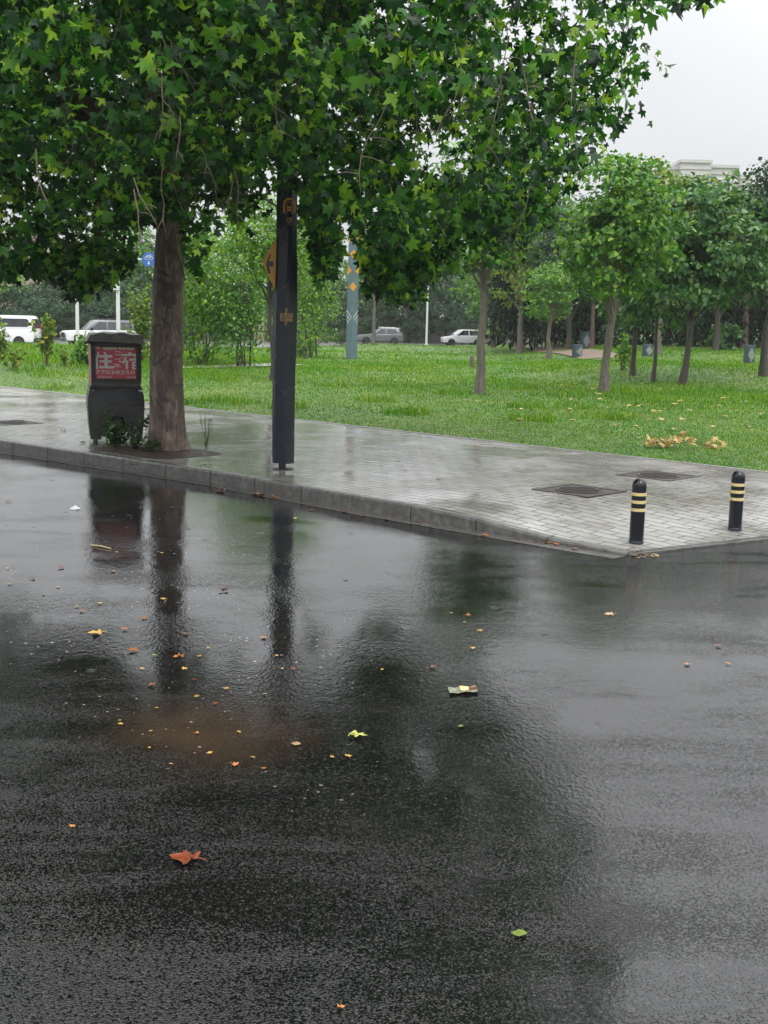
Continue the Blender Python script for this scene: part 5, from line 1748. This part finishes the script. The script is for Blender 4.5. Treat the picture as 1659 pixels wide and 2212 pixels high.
# ------------------------------------------------------------------ grass
r_ = np.random.default_rng(90)
def grass(name, n, ymin, ymax, hfun, wid, label, power=1.5, xlim=None):
    Y = []
    u = r_.random(n)
    a, b_ = ymin ** (1 - power), ymax ** (1 - power)
    Y = (a + (b_ - a) * u) ** (1 / (1 - power))
    X = r_.uniform(-1, 1, n) * (Y * .36 + 1.5)
    if xlim is not None: keep = xlim(X, Y); X, Y = X[keep], Y[keep]
    td = (X - BACK0.x) * BN.x + (Y - BACK0.y) * BN.y
    k = td > .06
    X, Y, td = X[k], Y[k], td[k]
    fy = np.interp(X, [-300, -60, -28, -20, 0, 20, 60, 300], [76, 76, 76, 80, 109, 119, 125, 125])
    k = Y < fy - 1
    X, Y, td = X[k], Y[k], td[k]
    Z = np.array([T(x, y) for x, y in zip(X, Y)])
    m = len(X)
    h = hfun(X, Y, td) * .8 * r_.uniform(.5, 1.25, m)
    wd = wid * (.6 + Y / 40) * r_.uniform(.7, 1.3, m)
    ang = r_.random(m) * 6.283
    ln = r_.normal(size=(m, 2)) * .45
    ca, sa = np.cos(ang), np.sin(ang)
    B0 = np.c_[X - ca * wd, Y - sa * wd, Z - .01]; B1 = np.c_[X + ca * wd, Y + sa * wd, Z - .01]
    M0 = np.c_[X - ca * wd * .7 + ln[:, 0] * h * .35, Y - sa * wd * .7 + ln[:, 1] * h * .35, Z + h * .6]; M1 = np.c_[X + ca * wd * .7 + ln[:, 0] * h * .35, Y + sa * wd * .7 + ln[:, 1] * h * .35, Z + h * .6]
    Tp = np.c_[X + ln[:, 0] * h, Y + ln[:, 1] * h, Z + h]
    V = np.stack([B0, B1, M0, M1, Tp], 1).reshape(-1, 3)
    F0 = np.array([(0, 1, 3), (0, 3, 2), (2, 3, 4)])
    Fa = (F0[None] + (np.arange(m) * 5)[:, None, None]).reshape(-1, 3)
    o = link(name, np_mesh(name, V, Fa), M['grass'])
    return tag(o, label, 'grass', kind='stuff')
def hshort(X, Y, td):
    wild = .5 + .5 * np.sin(X * .9 + 1.3) * np.sin(Y * .37 + X * .2)
    far_ = np.clip((td - 5) / 8, 0, 1)
    leftw = np.clip((-X - 4) / 6, 0, 1)
    return .035 + .05 * far_ + .09 * far_ * wild ** 3 + .14 * leftw * np.clip((td - 2) / 4, 0, 1)
grass('grass', 190000, 17, 60, hshort, .0085, 'short wet green grass of the lawn')
grass('grass', 60000, 50, 115, hshort, .012, 'farther green lawn grass')
def tall(X, Y, td): return np.full(len(X), .55) * (.5 + .5 * np.abs(np.sin(X * 1.1) * np.sin(Y * .5)))
grass('tall_grass', 9000, 50, 78, tall, .010, 'tall wild grass before the white van and off-road car', 1.5, lambda X, Y: (X < -9.5 * Y / 50))
def tuft(X, Y, td): return np.full(len(X), .24)
_tc = [(r_.uniform(-1, 1), r_.uniform(26, 75)) for _ in range(70)]
def near_tuft(X, Y):
    k = np.zeros(len(X), bool)
    for u, y in _tc:
        k |= ((X - u * y * .33) ** 2 + (Y - y) ** 2) < .35
    return k
grass('grass_tufts', 120000, 25, 76, tuft, .008, 'taller tufts of wild grass dotted over the lawn', 1.2, near_tuft)

# ------------------------------------------------------------------ fallen leaves and litter
def litter_mesh(kind, seed):
    rd = random.Random(seed)
    V0, F0 = PALM if kind == 'palm' else SLEAF
    V = np.array(V0) * (1.0 if kind == 'palm' else .62)
    if kind != 'palm': V[:, 1] -= .3
    rad = np.hypot(V[:, 0], V[:, 1])
    a = np.arctan2(V[:, 1], V[:, 0])
    V[:, 2] = .03 + .16 * rad ** 2 * (.5 + .5 * np.sin(a * 2 + seed)) + .035 * np.sin(a * 5 + seed)
    V[:, 2] -= V[:, 2].min() - .015
    me = np_mesh('fallen_leaf', V, F0)
    bm = bmesh.new(); bm.from_mesh(me)
    if kind == 'palm':     # stalk
        a0 = np.array([0, -.02, .05]); pts = [(0, -.02, .04), (.03, -.25, .08), (.09, -.42, .05)]
        q = []
        for p in pts:
            q.append([bm.verts.new((p[0] - .012, p[1], p[2])), bm.verts.new((p[0] + .012, p[1], p[2])), bm.verts.new((p[0], p[1], p[2] + .02))])
        for u, v in zip(q[:-1], q[1:]):
            for i in range(3): bm.faces.new((u[i], u[(i + 1) % 3], v[(i + 1) % 3], v[i]))
    bm.to_mesh(me); bm.free()
    return me
LM = {}
for ck in LIT:
    for v in range(3):
        for kd_ in ('palm', 'oval'):
            me = litter_mesh(kd_, v + 1); me.materials.append(LIT[ck]); LM[ck, kd_, v] = me
lrd = random.Random(44)
def fallen(p, size, ck, label, group=None, kd_='palm', name='fallen_leaf', rz=None, tilt=.12, squash=1.0, z=.004):
    o = bpy.data.objects.new(name, LM[ck, kd_, lrd.randrange(3)])
    C.objects.link(o)
    o.location = (p[0], p[1], p[2] + z)
    o.scale = (size, size, size * squash)
    o.rotation_euler = (lrd.uniform(-tilt, tilt), lrd.uniform(-tilt, tilt), lrd.uniform(0, 6.28) if rz is None else rz)
    tag(o, label, 'leaf', group)
    return o
def road_leaf(px, py, wpx, ck, label, group=None, **kw):
    p = at_z(px, py, .004)
    k = (p - Vector((0, 0, CAM_H))).length / F_PX
    return fallen(p, wpx * k / 1.05, ck, label, group, **kw)
road_leaf(412, 1862, 80, 'r', 'large curled russet plane leaf on the dark near asphalt', rz=1.2, squash=1.5)
road_leaf(765, 1593, 50, 'yg', 'large upturned yellow green plane leaf standing in the wet road', rz=-.9, squash=1.9)
road_leaf(1122, 2018, 58, 'g', 'flat narrow bright green leaf on the near asphalt', kd_='oval', rz=1.45, squash=.5)
road_leaf(995, 1570, 24, 'g', 'small dark green leaf on the road below the crumpled wrapper', kd_='oval', rz=1.5)
road_leaf(215, 1368, 38, 'y', 'yellow orange plane leaf, largest of those on the left road', rz=1.9)
road_leaf(390, 1420, 28, 'o', 'upright curled orange leaf mirrored in the wet road', squash=2.2)
road_leaf(290, 1407, 30, 'o', 'orange brown leaf with a dark curled edge on the left road')
road_leaf(640, 1608, 36, 't', 'long tan leaf lying flat left of the upturned green leaf', kd_='oval', rz=1.5, squash=.5)
road_leaf(735, 2179, 20, 'o', 'single orange leaf at the bottom of the picture', squash=1.6)
road_leaf(157, 1784, 17, 'o', 'lone orange leaf on the dark asphalt above the large russet leaf')
road_leaf(1322, 1328, 26, 't', 'pale orange leaf in the puddle before the nearer bollard')
road_leaf(480, 1276, 24, 'b', 'dark brown curled leaf in the bright puddle', squash=1.8)
road_leaf(334, 1416, 18, 'g', 'bright yellow green leaf fragment among the orange leaves', kd_='oval')
Yl = [(215, 1303), (168, 1310), (250, 1193), (355, 1295), (352, 1195), (310, 1445), (403, 1444), (452, 1400), (432, 1418), (425, 1504), (340, 1530), (258, 1557), (259, 1565), (327, 1580), (515, 1582), (488, 1489), (570, 1500),
      (595, 1417), (575, 1378), (612, 1445), (720, 1636), (750, 1635), (322, 1616), (372, 1651), (457, 1627), (547, 1637), (823, 1447), (1035, 1362), (1005, 1345), (975, 1325), (1020, 1400), (17, 1228), (128, 1268), (18, 1262), (95, 1284), (640, 1120), (240, 1235)]
for i, (x, y) in enumerate(Yl):
    road_leaf(x + lrd.uniform(-3, 3), y, lrd.uniform(12, 20), 'y', 'small yellow leaf lying flat on the wet road', 'small yellow leaves on the road', kd_='oval' if i % 3 else 'palm', squash=.7)
Ol = [(128, 1227), (308, 1335), (270, 1361), (403, 1370), (418, 1470), (423, 1585), (504, 1652), (571, 1660), (633, 1445), (937, 1441), (1487, 1436), (1572, 1435), (1550, 1395), (178, 1320), (70, 1250), (1008, 1330), (465, 1520), (330, 1480)]
for i, (x, y) in enumerate(Ol):
    road_leaf(x, y, lrd.uniform(13, 22), 'o' if i % 4 else 'r', 'small orange brown curled leaf on the wet road', 'small orange leaves on the road', squash=1.3)
Kl = [(480, 1057, 24), (562, 1068, 28), (552, 1064, 20), (590, 1072, 22), (835, 1120, 14), (670, 1100, 14), (1048, 1155, 20), (1160, 1168, 14), (1195, 1172, 22), (1207, 1174, 20), (1240, 1183, 20), (1182, 1171, 16), (745, 1103, 14), (905, 1125, 14), (20, 1080, 16), (376, 1094, 14), (1120, 1162, 12), (780, 1112, 12)]
for x, y, s_ in Kl:
    road_leaf(x, y + 3, s_, 'o' if s_ > 15 else 'r', 'rust coloured leaf caught in the gutter along the kerb', 'rust leaves along the kerb gutter', squash=1.6)
p = at_z(288, 1017, .1); k_ = p.y / F_PX
fallen((kerb_at(0).x * 0 + p.x, p.y, .185), 30 * k_, 'o', 'pale orange leaf drooping over the kerb edge below the tree pit', rz=.4)
for i in range(14):
    q = at_z(1360 + lrd.uniform(-10, 60), 1199 + lrd.uniform(-9, 4), .03)
    fallen((q.x, q.y, zpave(q.xy) + .004 if (q.xy - CORNER).dot(SIDE_N) > 0 else .008), lrd.uniform(.03, .08), lrd.choice('yt'), 'yellowed leaf in the heap washed up at the pavement corner', 'leaf heap at the pavement corner')
for i in range(34):
    x, y = lrd.uniform(0, 1500), 0
    y = lrd.uniform(np.interp(x, [0, 590, 1100, 1659], [850, 900, 970, 1040]), np.interp(x, [0, 480, 1100, 1659], [935, 1005, 1120, 1140]))
    q = at_z(x, y, .18); z = zpave(q.xy); q = at_z(x, y, z)
    if 180 < x < 420 or 590 < x < 650: continue
    fallen((q.x, q.y, z), lrd.uniform(.035, .075), lrd.choice('bbbo'), 'small dark leaf scrap on the wet pavers', 'leaf scraps on the pavement', squash=1.5)
for x, y, s_, lab in [(135, 930, .12, 'dark rotten leaf lump on the pavement left of the tricycle'), (178, 957, .14, 'maroon leaf at the foot of the tricycle cover')]:
    q = at_z(x, y, .18); fallen((q.x, q.y, .18), s_, 'b', lab, squash=2.0)
for i in range(120):
    if i < 80: x, y = lrd.gauss(1400, 150), lrd.gauss(882, 24)
    else: x, y = lrd.uniform(800, 1659), lrd.uniform(800, 960)
    if y < 800 or y > np.interp(x, [0, 590, 1100, 1659], [835, 885, 950, 1015]) - 6: continue
    q = on_lawn(x, y)
    fallen(q, lrd.uniform(.10, .19), lrd.choice('yyytto'), 'pale yellow leaf scattered on the mown lawn', 'fallen leaves on the lawn', z=.05, tilt=.3)
# fallen branch with dry leaves
q = on_lawn(1440, 968)
fb = thing('fallen_branch', 'broken branch with dry tan leaves on the lawn near the pavement', 'branch', tuple(q), math.radians(-10))
mb = MB(); rd = random.Random(4)
branch(mb, (-.35, .1, .06), (1.0, -.05, .05), .012, .004, .06, 6, 6, .05, rd); branch(mb, (.2, .05, .08), (.85, .25, .1), .007, .003, .05, 4, 5, .05, rd); branch(mb, (.1, 0, .08), (-.35, -.15, .1), .008, .003, .05, 4, 5, .05, rd)
mb.build('twig', M['bark_dark'], fb)
n = 90; r3 = np.random.default_rng(8)
P = np.c_[r3.choice([-.28, -.1, .1, .3, .42, .85], n) + r3.normal(size=n) * .08, r3.normal(size=n) * .1, .05 + np.abs(r3.normal(size=n)) * .08]
P[:, 2] += .12 * np.exp(-((P[:, 0] - .32) / .12) ** 2)
leaves('dry_foliage', P, r3.normal(size=(n, 3)) + np.array([0, -.4, .6]), r3.normal(size=(n, 3)) + np.array([0, 0, -.3]), r3.uniform(.09, .16, n), PALM, M['dry'], fb)
# stick, paper scrap, wrapper
a, b_ = at_z(196, 1177, .01), at_z(240, 1185, .01)
mb = MB(); mb.tube([tuple(a), tuple(a.lerp(b_, .5) + Vector((0, .01, .006))), tuple(b_)], [.006, .007, .005], 6); o = mb.build('stick', M['stick'], None)
tag(o, 'straw coloured stick lying on the wet road below the kerb', 'stick')
q = at_z(163, 1100, .003); k_ = q.y / F_PX
mb = MB()
V = [(-13 * k_, 0, .005), (0, -.05, .004), (12 * k_, .01, .006), (2 * k_, .08, .008), (0, .0, 13 * k_ * .7), (-6 * k_, .03, .02)]
mb.add([Vector(v) + q for v in V], [(0, 1, 4), (1, 2, 4), (2, 3, 4), (3, 5, 4), (5, 0, 4), (0, 5, 3, 2, 1)])
tag(mb.build('paper_scrap', M['paper']), 'crumpled white paper scrap in the puddle before the kerb', 'paper')
q = at_z(1000, 1492, .004); k_ = (q - Vector((0, 0, CAM_H))).length / F_PX
wr = thing('crumpled_wrapper', 'crumpled pale foil wrapper with a yellow patch on the middle of the road', 'wrapper', tuple(q), .05)
mb = MB()
V = []; Fs = []
for i in range(6):
    for j in range(11):
        u = -1 + 2 * j / 10; v = -1 + 2 * i / 5
        V.append((u * 31 * k_, v * 24 * k_ + .02 * u, .002 + .009 * abs(math.sin(u * 3 + v * 2)) + .006 * math.sin(v * 5 + u)))
for i in range(5):
    for j in range(10):
        a = i * 11 + j; Fs.append((a, a + 1, a + 12, a + 11))
mb.add(V, Fs); mb.build('foil', M['foil'], wr)
mb = MB()
mb.add([(x, y, z + .006) for x, y, z in V], [Fs[i * 10 + j] for i in (2, 3, 4) for j in (4, 5, 6)]); mb.build('yellow_patch', M['band'], wr)
mb = MB()
mb.add([(x, y, z + .005) for x, y, z in V], [Fs[i * 10 + j] for i in (2, 3) for j in (7, 8, 9)]); mb.build('brown_edge', LIT['r'], wr)

# ------------------------------------------------------------------ rainy haze
me = bpy.data.meshes.new('haze')
hz = MB(); hz.box((0, 180, 24), (680, 500, 51))
o = hz.build('haze', None); o['kind'] = 'stuff'
hm = bpy.data.materials.new('rain_haze'); hm.use_nodes = True
tt = hm.node_tree; tt.nodes.clear()
ho = tt.nodes.new('ShaderNodeOutputMaterial'); pv = tt.nodes.new('ShaderNodeVolumePrincipled')
pv.inputs['Color'].default_value = (.93, .96, 1.0, 1)
pv.inputs['Density'].default_value = .0003
pv.inputs['Anisotropy'].default_value = .0
tt.links.new(pv.outputs[0], ho.inputs['Volume'])
o.data.materials.append(hm)
